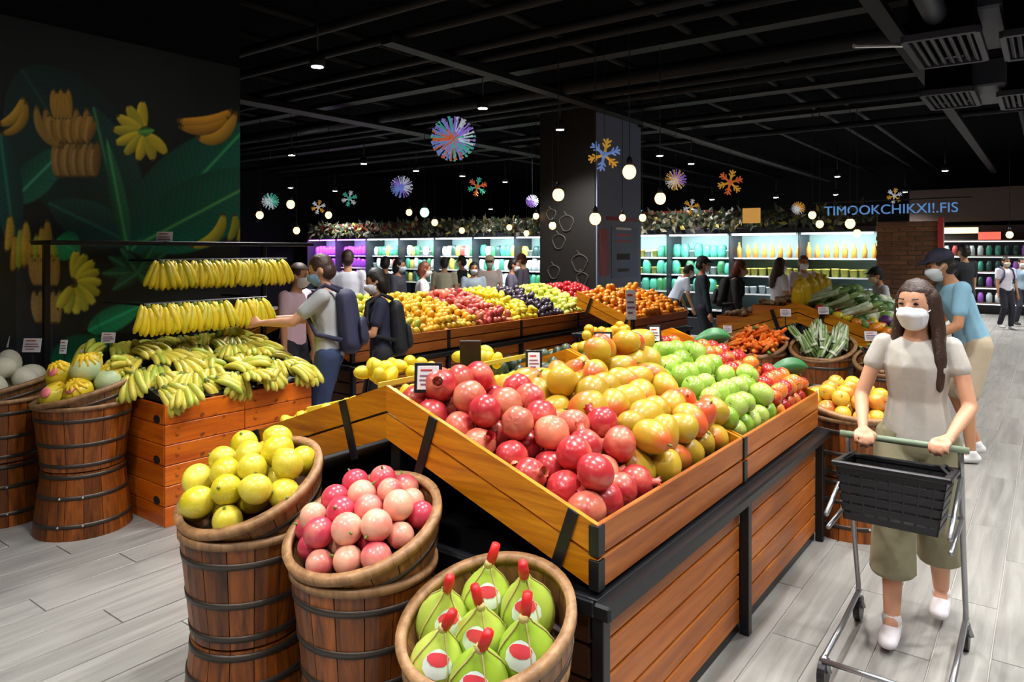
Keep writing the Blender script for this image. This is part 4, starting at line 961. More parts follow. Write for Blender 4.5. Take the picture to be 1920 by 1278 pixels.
# ------------------------------------------------------------------ produce
fruit('sk_pom', '#BC3238', '#DE8A68', 11, .42, .75, .35, .3, None, None, .16, .08, .15)
fruit('sk_mango', '#B8982A', '#C8542A', 7, .56, .9, .45, .35, (0, 5.0), None, .14, .05, .15)
fruit('sk_gapple', '#84AA34', '#AEC260', 12, .4, .7, .4, .28, None, None, .12, .03, .2)
fruit('sk_rapple', '#B01E24', '#DE8A34', 12, .48, .75, .55, .28, None, '#E8B060', .12, .03, .25)
fruit('sk_yapple', '#E0B038', '#D8603A', 10, .5, .8, .4, .28, None, None, .1, .03, .25)
fruit('sk_citrus', '#CDBA1E', '#E0D048', 14, .4, .7, .4, .36, None, '#E8DC70', .1, .14, .1)
fruit('sk_pink', '#CC3F54', '#F0AE92', 9, .45, .8, .75, .3, None, None, .1, .04, .2)
fruit('sk_coco', '#93B434', '#BCCA58', 6, .4, .75, .4, .38, None, None, .08, .06, .1)
fruit('sk_banana', '#DACB52', '#B2C24A', 5, .45, .8, .6, .4, None, '#B09A30', .1, .04)
fruit('sk_banhang', '#E0C424', '#C8C030', 5, .45, .8, .5, .4, None, None, .08, .04)
fruit('sk_wmelon', '#D8D4C0', '#BFC89A', 5, .45, .7, .5, .45, None, '#ECE8D8', .08, .1)
fruit('sk_gmelon', '#B4C89A', '#D8D080', 5, .45, .7, .5, .45, None, '#D8E0B8', .08, .1)
fruit('sk_orange', '#D8780E', '#EC9A1C', 12, .4, .7, .5, .38, None, None, .14, .15)
fruit('sk_orange2', '#D89A18', '#C8A828', 12, .4, .7, .6, .38, None, None, .14, .12)
fruit('sk_greenm', '#A8AE3A', '#C8A02C', 10, .5, .8, .6, .38, None, None, .14, .08)
fruit('sk_dragon', '#B4383C', '#D87A5A', 16, .45, .75, .5, .42, None, '#A8A04A', .16, .2)
fruit('sk_yellow', '#D8BC1E', '#E4D040', 12, .4, .7, .5, .38, None, None, .12, .08)
fruit('sk_plum', '#2A2230', '#4A3A48', 12, .4, .7, .6, .35, None, None, .2, .05)
fruit('sk_pear', '#B8C03A', '#D4D268', 12, .4, .7, .5, .38, None, None, .12, .06)
fruit('sk_red', '#A81824', '#CC3A34', 12, .45, .75, .5, .3, None, None, .16, .05)
fruit('sk_avo', '#1E2A1C', '#38482A', 20, .4, .7, .6, .4, None, None, .2, .25)
fruit('sk_carrot', '#EC6C10', '#F89038', 12, .4, .7, .5, .42, None, None, .12, .1)
fruit('sk_green', '#3F6A2C', '#7A9A48', 12, .4, .7, .6, .5, None, None, .2, .15)
fruit('sk_leek', '#A8B888', '#E0E4D0', 14, .4, .65, .5, .45, None, None, .12, .05)
fruit('sk_asp', '#7E9A58', '#D4DCC0', 14, .45, .7, .5, .45, None, None, .15, .05)
fruit('sk_aub', '#1C1420', '#3A2638', 8, .4, .8, .5, .18, None, None, .2, .02, .4)
fruit('sk_purple', '#5A2A6A', '#7A4A86', 8, .4, .8, .5, .4, None, None, .2, .02)
fruit('sk_mush', '#8A6A4A', '#C0A480', 8, .4, .8, .6, .6, None, None, .2, .1)
plain('stem_brown', '#4A3620', .7); plain('stem_green', '#6A7A30', .6); plain('net_yellow', '#E8C01C', .6, bump=.4, scale=70); plain('red_cap', '#CC1E1E', .45); plain('sticker_white', '#D8E4DE', .5); plain('sticker_red', '#D8404A', .5); plain('twine', '#C8B878', .7); plain('leaf_green', '#2E6A38', .45, bump=.1); plain('bag_yellow', '#D8B010', .35, bump=.3, scale=12); plain('cardboard_yellow', '#C8B43A', .6); plain('sticker_pink', '#E87880', .5)
DR = random.Random(21)
def rrot(full=True):
    return Euler((DR.uniform(0, 6.28), DR.uniform(0, 6.28), DR.uniform(0, 6.28))) if full else Euler((DR.gauss(0, .35), DR.gauss(0, .35), DR.uniform(0, 6.28)))
def lump(me, amp, seed, lobes=0):
    r2 = random.Random(seed); ph = [r2.uniform(0, 6.3) for _ in range(6)]
    for v in me.vertices:
        c = v.co; n = c.normalized(); a = math.atan2(c.y, c.x)
        f = 1 + amp * (math.sin(3 * n.x + ph[0]) * math.sin(2.5 * n.y + ph[1]) + math.sin(4 * n.z + ph[2]) * .5)
        if lobes: f *= 1 + .02 * math.cos(lobes * a)
        v.co = c * f
    return me
def sphere_me(r, mat, name, nu=20, nv=14): return MB().ell((0, 0, 0), r, nu, nv).mesh(name, mat)
PM = [lump(sphere_me((.0635, .0635, .059), 'sk_pom', 'pomegranate'), .025, s, 6) for s in (1, 2, 3)]
def crown_mesh():
    mb = MB(); n = 12; vs = []; fs = []
    for (r, z) in ((.018, -.006), (.013, .008), (.02, .022)):
        for k in range(n):
            a = 2 * PI * k / n; zz_ = z + (.008 if (k % 2 and z > .02) else 0); vs.append((r * math.cos(a), r * math.sin(a), zz_))
    for i in range(2):
        for k in range(n): fs.append((i * n + k, i * n + (k + 1) % n, (i + 1) * n + (k + 1) % n, (i + 1) * n + k))
    fs.append(tuple(range(n, 2 * n))); mb.add(vs, fs); return mb.mesh('crown', 'sk_pom')
CROWN = crown_mesh()
def mango_mesh(s):
    me = sphere_me((.079, .063, .059), 'sk_mango', 'mango')
    for v in me.vertices:
        c = v.co; t = c.x / .079; c.z += .012 * (t * t) - .006; c.y *= 1 - .18 * t; c.z *= 1 - .12 * t
    return lump(me, .02, s)
MG = [mango_mesh(s) for s in (4, 5, 6)]
STEM = MB().tube([(0, 0, -.012), (.002, 0, .006), (.006, 0, .018)], [.0022, .002, .0026], 5).mesh('stem', 'stem_brown')
NUB = MB().tube([(0, 0, -.004), (0, 0, .006), (.001, 0, .014)], [.006, .004, .003], 6).mesh('stem', 'stem_green')
def apple_mesh(mat, s, r=.05):
    prof = []
    for i in range(15):
        t = PI * i / 14; rr = math.sin(t) * (1 + .06 * math.cos(t)); z = math.cos(t) * .88 - .1 * math.exp(-(math.sin(t) / .33) ** 2) * (1 if t < PI / 2 else -.7)
        prof.append((max(rr * r, .0005), z * r))
    return lump(MB().lathe(prof[::-1], 18).mesh('apple', mat), .012, s)
GA = [apple_mesh('sk_gapple', s, .0615) for s in (7, 8)]; RA = [apple_mesh('sk_rapple', s, .0515) for s in (9, 10)]; YA = [apple_mesh('sk_yapple', s, .052) for s in (11, 12)]
CI = [lump(sphere_me((.052, .052, .057), 'sk_citrus', 'citrus'), .015, s) for s in (13, 14)]
for me in CI:
    for v in me.vertices:
        if v.co.z > .05: v.co.z += (v.co.z - .05) * .9
PK = [lump(sphere_me((.0475, .0475, .046), 'sk_pink', 'pink_fruit'), .012, s) for s in (15, 16)]
def put(name, me, pos, rot, label, cat, group, sc=1.0, part=None, pname=None, ploc=None):
    o = inst(name, me, None, pos, rot, sc); T(o, label, cat, group)
    if part is not None: inst(pname, part, o, ploc)
    return o
def relax(pts, rad, clampf, it=40):
    P_ = np.array(pts, float); n = len(P_)
    if n == 0: return P_
    for k in range(it):
        d = P_[:, None] - P_[None]; D = np.sqrt((d ** 2).sum(-1)) + np.eye(n) * 9
        ov = np.clip(rad[:, None] + rad[None] - D, 0, None); ov[np.eye(n, dtype=bool)] = 0
        P_ = P_ + ((d / D[..., None]) * ov[..., None]).sum(1) * .35
        P_ = clampf(P_, k)
    return P_
def hexfill(x0, x1, y0, y1, sp, jit, keep):
    out = []; j = 0; y = y0
    while y <= y1:
        x = x0 + (sp / 2 if j % 2 else 0)
        while x <= x1:
            q = (x + DR.uniform(-jit, jit), y + DR.uniform(-jit, jit))
            if keep(*q): out.append(q)
            x += sp
        y += sp * .87; j += 1
    return out
SLOPE = (HR - HF) / (YRG - Y0)
LOWER = .035
def bed(y, yf=Y0, s=1): return HF - BH + .105 + (SLOPE - LOWER) * (y - yf) * s
def crate_pile(x0, x1, yf, yr, kind_at, kinds, extra, sd, layer2=.75):
    """fill a sloping crate; kind_at(x, y) -> kind key, kinds[key] = radius"""
    s = 1 if yr > yf else -1; res = []
    pts = []; rad = []; kd = []
    ya, yb = min(yf, yr), max(yf, yr)
    for ly in (0, 1):
        for key, r in kinds.items():
            sp = r * 2.02
            for (x, y) in hexfill(x0 + r + .02 + ly * r, x1 - r - .02, ya + r + .02 + ly * r * .6, yb - r * .6, sp, r * .36, lambda a, b_: kind_at(a, b_) == key):
                if ly and (DR.random() > layer2 or (abs(y - yf) > .66 and key != 'pom')): continue
                pts.append((x, y, bed(y, yf, s) + r * (1.0 + 1.55 * ly))); rad.append(r); kd.append(key)
    rad = np.array(rad)
    def cl(P_, k):
        P_[:, 0] = np.clip(P_[:, 0], x0 + .03 + rad, x1 - .03 - rad); P_[:, 1] = np.clip(P_[:, 1], ya + .032 + rad, yb + .03)
        fl = HF - BH + .105 + (SLOPE - LOWER) * (P_[:, 1] - yf) * s + rad * 1.02
        P_[:, 2] -= .0022; P_[:, 2] = np.maximum(P_[:, 2], fl); return P_
    P_ = relax(pts, rad, cl, 45)
    return [(kd[i], Vector(P_[i]), rad[i]) for i in range(len(kd))]
def front_kind(x, y):
    t = (y - Y0) / (YRG - Y0)
    if x < 2.40 + .02 * math.sin(9 * y): return 'pom'
    if x < 3.13 + .42 * t + .03 * math.sin(11 * y): return 'mango'
    if x < 3.84 + .38 * t: return 'ga'
    return 'ra'
for key, p, r in crate_pile(IX, IX + 2 * CL, Y0, YRG, front_kind, {'pom': .0635, 'mango': .067, 'ga': .06, 'ra': .051}, 0, 1, .8):
    if key == 'pom': put('pomegranate', DR.choice(PM), p, rrot(), 'red pomegranate piled in the nearest front crate', 'pomegranate', 'pomegranates in the front crate', DR.uniform(.94, 1.06), CROWN, 'crown', (0, 0, .058))
    elif key == 'mango': put('mango', DR.choice(MG), p, Euler((DR.uniform(0, 6.3), DR.gauss(0, .5), DR.uniform(0, 6.3))), 'yellow red mango piled between pomegranates and green apples', 'mango', 'mangoes in the front crate', DR.uniform(.98, 1.12), NUB, 'stem', (.078, 0, .004)).children[0].rotation_euler = (0, PI / 2, 0)
    elif key == 'ga': put('green_apple', DR.choice(GA), p, rrot(), 'green apple piled behind the mangoes in front crate', 'apple', 'green apples in the front crate', DR.uniform(.9, 1.06), STEM, 'stem', (0, 0, .052))
    else: put('red_apple', DR.choice(RA), p, rrot(), 'red yellow apple piled at far end of front crate', 'apple', 'red apples in the front crate', DR.uniform(.94, 1.05), STEM, 'stem', (0, 0, .044))
# mangoes heaped on top along the ridge
for k in range(5):
    x = 3.0 + k * .12; put('mango', DR.choice(MG), (x, YRG - .2 - DR.uniform(0, .1), 1.215 + DR.uniform(0, .015)), Euler((DR.uniform(0, 6.3), DR.gauss(0, .5), DR.uniform(0, 6.3))), 'yellow red mango piled between pomegranates and green apples', 'mango', 'mangoes in the front crate', DR.uniform(1.0, 1.12))
# far side of the front island: lemons, avocados, oranges in trays
BALL = {m: [lump(sphere_me((.042, .042, .041), m, 'fruit', 12, 8), .02, 30 + i)] for i, m in enumerate(('sk_orange', 'sk_orange2', 'sk_yellow', 'sk_plum', 'sk_pear', 'sk_red'))}
LONG = {m: [lump(sphere_me((.055, .037, .037), m, 'fruit', 12, 8), .03, 40 + i)] for i, m in enumerate(('sk_greenm', 'sk_dragon', 'sk_yellow', 'sk_avo'))}
def back_kind(x, y):
    if x < 2.42: return 'lem'
    if x < 2.55: return None
    if x < 2.98: return 'lem2'
    if x < 3.05: return None
    if x < 3.75: return 'avo'
    if x < 3.82: return None
    return 'ora'
for key, p, r in crate_pile(IX, IX + 2 * CL, Y1, YRG, back_kind, {'lem': .035, 'lem2': .0351, 'avo': .046, 'ora': .05}, 0, 2, .85):
    if key in ('lem', 'lem2'): put('lemon', LONG['sk_yellow'][0], p, rrot(), 'yellow lemon in the trays behind the price sign', 'lemon', 'lemons behind the front crate', DR.uniform(.72, .85))
    elif key == 'avo': put('avocado', LONG['sk_avo'][0], p, rrot(), 'dark green avocado behind the mango heap', 'avocado', 'avocados behind the front crate', DR.uniform(1, 1.2))
    else: put('orange', BALL['sk_orange2'][0], p, rrot(), 'golden orange in the tray behind green apples', 'orange', 'oranges behind the front crate', DR.uniform(1.1, 1.25))
for (x, z0, lb) in ((2.45, .03, 'left'), (2.98, .0, 'right')): pass
for (x0, x1, lb, n) in ((1.93, 2.44, 'yellow card fruit tray of lemons nearest the price sign', 3), (2.5, 3.0, 'yellow card fruit tray of lemons beside the avocados', 2), (3.8, 4.4, 'yellow card fruit tray of golden oranges', 2)):
    e = empty('fruit_tray', ((x0 + x1) / 2, YRG + .22, 1.14)); T(e, lb, 'tray')
    for dy in (-.14, .3): block('tray_edge', (x1 - x0, .006, .022), 'cardboard_yellow', e, (0, dy, -.012 - SLOPE * dy)).rotation_euler = (0, 0, 0)
    for k in range(n * 5): put('lemon' if 'lemon' in lb else 'orange', (LONG['sk_yellow'] if 'lemon' in lb else BALL['sk_orange2'])[0], (DR.uniform(x0 + .05, x1 - .05), YRG + DR.uniform(.12, .3), 1.165 + DR.uniform(0, .05)), rrot(), 'yellow lemon in the trays behind the price sign' if 'lemon' in lb else 'golden orange in the tray behind green apples', 'lemon' if 'lemon' in lb else 'orange', 'lemons behind the front crate' if 'lemon' in lb else 'oranges behind the front crate', .78)

# baskets of fruit
def discfill(RR, sp, jit, ly):
    out = []; n = int(RR / sp) + 2; ox, oy = (sp * .5, sp * .29) if ly % 2 else (0, 0)
    for j in range(-n, n + 1):
        for i in range(-n, n + 1):
            x = i * sp + (sp / 2 if j % 2 else 0) + ox; y = j * sp * .87 + oy
            if x * x + y * y < (RR * 1.06) ** 2: out.append((x + DR.uniform(-jit, jit), y + DR.uniform(-jit, jit)))
    return out
def basket_pile(M, R, r, n_layers, dome, base):
    pts = []; 
    for ly in range(n_layers):
        RR = R - r * 1.0 - ly * r * .55
        for (x, y) in discfill(RR, r * 1.99, r * .12, ly):
            pts.append((x, y, base + r + ly * r * 1.5 + dome * (1 - (x * x + y * y) / (R * R))))
    rad = np.full(len(pts), r)
    def cl(P_, k):
        q = np.hypot(P_[:, 0], P_[:, 1]); f = np.minimum(1, (R - r) / np.maximum(q, 1e-6)); P_[:, 0] *= f; P_[:, 1] *= f
        P_[:, 2] = np.maximum(P_[:, 2] - .002, base + r); return P_
    P_ = relax(pts, rad, cl, 40)
    return [M @ Vector(p) for p in P_]
for p in basket_pile(TL_, .25, .053, 2, .05, -.05): put('yellow_citrus', DR.choice(CI), p, rrot(), 'round yellow citrus fruit heaped in the tilted basket', 'citrus fruit', 'yellow citrus in the tilted basket', DR.uniform(.94, 1.08), NUB, 'stem', (0, 0, -.057))
for p in basket_pile(TP_, .248, .047, 2, .045, -.045): put('pink_fruit', DR.choice(PK), p, rrot(), 'smooth pink red fruit heaped in the tilted basket', 'fruit', 'pink fruit in the tilted basket', DR.uniform(.92, 1.1), NUB, 'stem', (0, 0, .045))
for p in basket_pile(TA_, .25, .052, 2, .04, -.06): put('yellow_apple', DR.choice(YA), p, rrot(), 'yellow red apple in the barrel beyond front table', 'apple', 'apples in the end barrel', DR.uniform(.95, 1.1), STEM, 'stem', (0, 0, .044))
# coconuts with net, sticker and red tip
cprof = [(.0008, -.075), (.03, -.072), (.052, -.055), (.067, -.025), (.07, .005), (.064, .035), (.048, .063), (.03, .085), (.018, .1), (.0135, .112), (.0008, .114)]
COCO = lump(MB().lathe(cprof, 22).mesh('coconut', 'sk_coco'), .01, 55)
def coco_part(kind):
    mb = MB()
    if kind == 'twine':
        for k in range(4):
            a = k * PI / 2 + .4; mb.tube([((r + .0015) * math.cos(a + z * 1.5), (r + .0015) * math.sin(a + z * 1.5), z) for r, z in cprof[1:]], .0022, 5)
        return mb.mesh('twine', 'twine')
    if kind == 'cap':
        return mb.tube([(0, 0, .108), (.004, 0, .125), (.006, 0, .13)], [.013, .011, .009], 8).mesh('neck', 'twine')
    if kind == 'tip':
        return mb.tube([(.005, 0, .122), (.012, 0, .145), (.02, 0, .175)], [.013, .0135, .012], 8).mesh('red_tip', 'red_cap')
    # sticker: a patch wrapped on the shoulder
    a0 = 0; n = 12; vs = []; fs = []
    for ring, q in enumerate((0, .6, 1.0) if kind == 'white' else (0, .6, 1.0)):
        for k in range(n):
            b_ = 2 * PI * k / n; da = q * (.7 if kind == 'white' else .6) * math.cos(b_); z = (.055 if kind == 'white' else .066) + q * (.03 if kind == 'white' else .013) * math.sin(b_)
            zz_ = [c[1] for c in cprof]; rr = np.interp(z, zz_, [c[0] for c in cprof]) + (.0025 if kind == 'white' else .0035); vs.append((rr * math.cos(da), rr * math.sin(da), z))
    for i in range(2):
        for k in range(n): fs.append((i * n + k, i * n + (k + 1) % n, (i + 1) * n + (k + 1) % n, (i + 1) * n + k))
    return mb.add(vs, fs).mesh('sticker', 'sticker_white' if kind == 'white' else 'sticker_red')
CP = {k: coco_part(k) for k in ('twine', 'cap', 'tip', 'white', 'red')}
cdir = math.atan2(-ny_, -nx_)
crows = [(-.14, .11, .0, .2), (-.135, -.045, .1, 0), (-.115, .035 - .0, .16, .35), (-.0, .17, .05, .3), (.02, .03, .02, -.2), (.0, -.13, -.1, -.3), (.13, .1, .0, .1), (.15, -.03, .1, .2), (.1, -.14 + .0, .05, -.5)]
clabs = ['frontmost left', 'front middle', '']
cw = [(0, (815, 1225)), ]
spots = [(-.155, .075), (-.15, -.075), (-.03, .16), (-.03, .01), (-.02, -.145), (.1, .09), (.11, -.06)]
cl_ = ['green coconut at the front left of the coconut basket', 'green coconut at the front right of the coconut basket', 'green coconut at the left of the coconut basket', 'green coconut in the middle of the coconut basket', 'green coconut at the right of the coconut basket', 'green coconut at the back left of the coconut basket', 'green coconut at the back right of the coconut basket']
for i, (u, v) in enumerate(spots):
    b_ = TC_ @ Vector((u, v, -.05)); rz = cdir + DR.uniform(-.35, .35)
    o = inst('green_coconut', COCO, None, b_, Euler((DR.gauss(0, .1), .42 + DR.gauss(0, .1), rz)), DR.uniform(1.08, 1.18)); T(o, cl_[i], 'coconut', 'wrapped green coconuts in the basket')
    inst('twine', CP['twine'], o); inst('neck', CP['cap'], o); inst('red_tip', CP['tip'], o, None, Euler((0, 0, DR.uniform(0, 6.3)))); s = inst('sticker', CP['white'], o); inst('sticker_print', CP['red'], s)
# melons
WM = lump(sphere_me((.085, .07, .068), 'sk_wmelon', 'white_melon'), .02, 60); GM = lump(sphere_me((.085, .075, .075), 'sk_gmelon', 'green_melon'), .02, 61)
for p in basket_pile(TW_, .26, .075, 2, .03, -.06): put('white_melon', WM, p, rrot(), 'pale white melon in the basket at left picture edge', 'melon', 'white melons at the left edge', DR.uniform(1, 1.1), STEM, 'stem', (0, 0, .068))
NETM = MB()
for k in range(10):
    a = 2 * PI * k / 10; NETM.tube([(.0, .0, .07), (.03 * math.cos(a), .03 * math.sin(a), .078), (.072 * math.cos(a), .068 * math.sin(a), .035)], [.012, .014, .006], 5)
NETM = NETM.mesh('yellow_net', 'net_yellow')
YM = lump(sphere_me((.085, .075, .075), 'sk_yellow', 'yellow_melon'), .03, 62)
BADGE = MB().lathe([(.001, .0), (.03, 0), (.03, .004), (.001, .004)], 12).mesh('badge', 'sticker_pink')
for i, p in enumerate(basket_pile(TM_, .27, .076, 2, .03, -.06)):
    o = put('netted_melon', GM if i % 2 else YM, p, rrot(False), 'pale green or yellow netted melon beside the orange crates', 'melon', 'netted melons beside orange crates', DR.uniform(1, 1.08), NETM, 'yellow_net', (0, 0, 0))
    if i % 2 == 0:
        bb_ = inst('badge', BADGE, o); n_ = o.rotation_euler.to_matrix().inverted() @ Vector((-.75, -.45, .5)).normalized(); bb_.location = Vector((n_.x * .085, n_.y * .076, n_.z * .076)); bb_.rotation_euler = n_.to_track_quat('Z', 'X').to_euler()

# bananas
def banana_mesh(mat, L_=.19, r=.0215, bend=.9, name='banana'):
    n = 8; pts = []; rad = []
    for i in range(n + 1):
        t = i / n; a = bend * (t - .5); R = L_ / bend
        pts.append((R * math.cos(a) - R * math.cos(bend / 2), 0, -R * math.sin(a) - L_ * .5 * 0)); rad.append(r * min(1, (.35 + 2.8 * t)) * (1 if t < .85 else (1 - (t - .85) * 4.6)))
    return MB().tube(pts, rad, 7).mesh(name, mat)
BN = {m: banana_mesh(m) for m in ('sk_banana', 'sk_banhang')}
KNOT = MB().tube([(0, 0, .012), (0, 0, -.02)], [.014, .02], 7).mesh('stalk', 'stem_green')
def hand(pos, rot, n, mat, label, group, fan=.75, sc=1.0):
    e = empty('banana_hand', pos); e.rotation_euler = rot; e.scale = (sc,) * 3; T(e, label, 'bananas', group)
    inst('stalk', KNOT, e)
    for k in range(n):
        a = (k - (n - 1) / 2) * fan / max(n - 1, 1)
        row = k % 2
        M = Matrix.Rotation(a, 4, 'X') @ Matrix.Translation((.012 + row * .014, (k - (n - 1) / 2) * .012, -.095)); 
        o = inst('banana', BN[mat], e); o.matrix_local = M @ Matrix.Rotation(-.25, 4, 'Y')
hp = [2.62, 2.745, 2.9, 3.0, 3.13, 3.25, 3.36, 3.47, 3.58]
for i, x in enumerate(hp): hand((x, 5.08, 1.62), Euler((0, DR.gauss(0, .06), -PI / 2 + DR.gauss(0, .25))), 7, 'sk_banhang', 'hand of ripe yellow bananas hanging on the upper rail', 'bananas on the upper rail', .8, 1.1)
for i, x in enumerate([2.42, 2.53, 2.64, 2.75, 2.86, 2.95, 3.14, 3.27]): hand((x, 4.88, 1.325), Euler((0, DR.gauss(0, .06), -PI / 2 + DR.gauss(0, .25))), 7, 'sk_banhang', 'hand of ripe yellow bananas hanging on the lower rail', 'bananas on the lower rail', .8, 1.1)
for j in range(6):
    y = BY0 + .03 + j * .16
    for i in range(10):
        x = BX0 + .06 + i * .115 + DR.uniform(-.03, .03) + (.05 if j % 2 else 0)
        if x > 3.36: continue
        z = .765 + .24 * (y - BY0) + .075 + DR.uniform(-.01, .03)
        hand((x, y + .05, z), Euler((DR.gauss(0, .25), -.75 + DR.gauss(0, .25), -PI / 2 + DR.gauss(0, .45))), 6, 'sk_banana', 'hand of greenish yellow bananas piled on the orange crates', 'bananas piled on orange crates', .7, 1.05)
for i in range(6): hand((2.2 + DR.uniform(-.05, .05), 4.6 + i * .13, .93 + .03 * i), Euler((.6 + DR.gauss(0, .3), -.4, PI + DR.gauss(0, .5))), 6, 'sk_banana', 'hand of greenish yellow bananas piled on the orange crates', 'bananas piled on orange crates', .7, 1.05)

# far fruit island: rows of smaller fruit
GI = [(4.38, 4.8, BALL['sk_orange'], 'tangerine at the near end of far island behind man in grey', 'tangerine', 'tangerines on far island', 'tangerine'), (4.8, 5.35, LONG['sk_greenm'], 'green yellow mango on far island beside the tangerines', 'mango', 'green mangoes on far island', 'green_mango'), (5.35, 6.25, BALL['sk_orange2'], 'golden orange heaped on the far island', 'golden_orange', 'golden oranges on far island', 'golden_orange'), (6.25, 6.9, LONG['sk_dragon'], 'pink red dragon fruit heaped on the far island', 'dragon fruit', 'dragon fruit on far island', 'dragon_fruit'), (6.9, 7.5, LONG['sk_yellow'], 'bright yellow fruit heaped on the far island', 'fruit', 'yellow fruit on far island', 'yellow_fruit'), (7.5, 8.08, BALL['sk_plum'], 'dark purple plum heaped on the far island', 'plum', 'plums on far island', 'plum'), (8.08, 8.78, BALL['sk_pear'], 'yellow green pear heaped on the far island', 'pear', 'pears on far island', 'pear'), (8.78, 9.6, BALL['sk_red'], 'dark red fruit at the column end of far island', 'fruit', 'red fruit on far island', 'red_fruit')]  # the golden fruit beside the dragon fruit are oranges
for x0, x1, ms, lb, cat, grp, nm in GI:
    r = .042; LZ = HF - BH + .105
    for ly in (0, 1):
        for (x, y) in hexfill(x0 + r + .02, x1 - r, GY0 + r + .03 + ly * .03, GYR + .04, r * 2.06, .006, lambda a, b_: True):
            if ly and (DR.random() > .6 or y > GYR - .1): continue
            xs = x + (y - GY0) * -.06
            if xs < GX + .05: continue
            put(nm, ms[0], (xs + (r if ly else 0), y, LZ + SLOPE * (y - GY0) + r * (1.5 + 1.5 * ly) + .03 * math.sin((x - x0) / (x1 - x0) * PI)), rrot(), lb, cat, grp, DR.uniform(1.0, 1.12))
SL2 = (HR - HF) / .8
for ly in (0, 1):
    for (x, y) in hexfill(7.93, 9.45, 4.12, 4.86, .088, .006, lambda a, b_: True):
        if ly and DR.random() > .3: continue
        put('orange', BALL['sk_orange'][0], (x + .04 * ly, y, HF - BH + .105 + SL2 * (y - 4.05) + .065 + .063 * ly), rrot(), 'bright orange in the single crate before the column', 'orange', 'oranges in the single crate', DR.uniform(1.0, 1.1))
# vegetables: carrots, asparagus, aubergines in the baskets
CAR = MB().tube([(0, 0, -.09), (0, 0, -.04), (.003, 0, .04), (0, 0, .09)], [.004, .012, .017, .012], 7).mesh('carrot', 'sk_carrot')
ASP = MB().tube([(0, 0, -.11), (0, 0, 0), (.002, 0, .08), (0, 0, .12)], [.012, .011, .011, .003], 6).mesh('asparagus', 'sk_asp')
AUB = MB().tube([(0, 0, -.12), (.003, 0, -.07), (.008, 0, .03), (.0, 0, .1), (0, 0, .115)], [.008, .03, .026, .018, .006], 9).mesh('aubergine', 'sk_aub')
TOP = MB().tube([(0, 0, .08), (0, 0, .1), (.01, 0, .125)], [.02, .014, .005], 6).mesh('green_top', 'sk_green')
for k in range(110):
    a, q = DR.uniform(0, 6.3), .23 * math.sqrt(DR.random()); p = TG_ @ Vector((q * math.cos(a), q * math.sin(a), .0 + DR.uniform(0, .12) * (1.3 - q / .23)))
    put('carrot', CAR, p, Euler((DR.gauss(1.2, .35), DR.gauss(0, .3), HEAD['T'] + PI / 2 + DR.gauss(0, .5))), 'orange carrot in the tilted basket at the vegetables', 'carrot', 'carrots in the basket', DR.uniform(.9, 1.15), TOP if k % 4 == 0 else None, 'green_top', (0, 0, .0)) if k % 22 == 0 else put('carrot', CAR, p, Euler((DR.gauss(1.2, .35), DR.gauss(0, .3), HEAD['T'] + PI / 2 + DR.gauss(0, .5))), 'orange carrot in the tilted basket at the vegetables', 'carrot', 'carrots in the basket', DR.uniform(.9, 1.15))
for k in range(13):
    a = k * 2.4; q = .2 * math.sqrt((k + .5) / 13); p = TH_ @ Vector((q * math.cos(a), q * math.sin(a), .0)); e = empty('asparagus_bunch', p); e.rotation_euler = (DR.gauss(0, .3), .45 + DR.gauss(0, .2), DR.gauss(0, .4)); T(e, 'bunch of green white asparagus in the tilted basket', 'asparagus', 'asparagus bunches in basket')
    for j in range(9):
        b_ = j * 2.4; w = .028 * math.sqrt(j / 9); inst('spear', ASP, e, (w * math.cos(b_), w * math.sin(b_), .06 + DR.uniform(-.015, .015)), Euler((DR.gauss(0, .06), DR.gauss(0, .06), DR.uniform(0, 6)))) 
    MB().lathe([(.034, .03), (.037, .03), (.037, .05), (.034, .05)], 10, close=True).obj('band', 'sk_leek', e)
for k in range(26):
    a, q = DR.uniform(0, 6.3), .2 * math.sqrt(DR.random()); p = TI_ @ Vector((q * math.cos(a), q * math.sin(a), -.02 + DR.uniform(0, .12)))
    put('aubergine', AUB, p, Euler((DR.gauss(1.3, .3), DR.gauss(0, .4), DR.uniform(0, 6.3))), 'glossy dark purple aubergine in the shaded basket', 'aubergine', 'aubergines in the basket', DR.uniform(.9, 1.1), TOP, 'green_top', (0, 0, .01))
# the vegetable island, right slope
def vz(y, s=1): return HF - BH + .105 + SLOPE * (y - Y0)
LEEK = MB().tube([(0, 0, -.2), (0, 0, -.05), (.004, 0, .08), (.0, .01, .2)], [.018, .018, .022, .03], 8).mesh('leek', 'sk_leek'); GLF = MB().tube([(0, 0, -.03), (0, 0, .02), (.01, 0, .1)], [.02, .024, .008], 6).mesh('leaf', 'sk_green')
CAB = lump(sphere_me((.085, .085, .075), 'sk_green', 'cabbage', 14, 10), .05, 70); CABW = lump(sphere_me((.085, .085, .075), 'sk_leek', 'cabbage', 14, 10), .05, 71); CABP = lump(sphere_me((.07, .07, .065), 'sk_purple', 'cabbage', 14, 10), .05, 72)
PEP = {m: lump(sphere_me((.042, .042, .05), m, 'pepper', 12, 9), .04, 75, 4) for m in ('sk_orange', 'sk_green', 'sk_red', 'sk_yellow')}
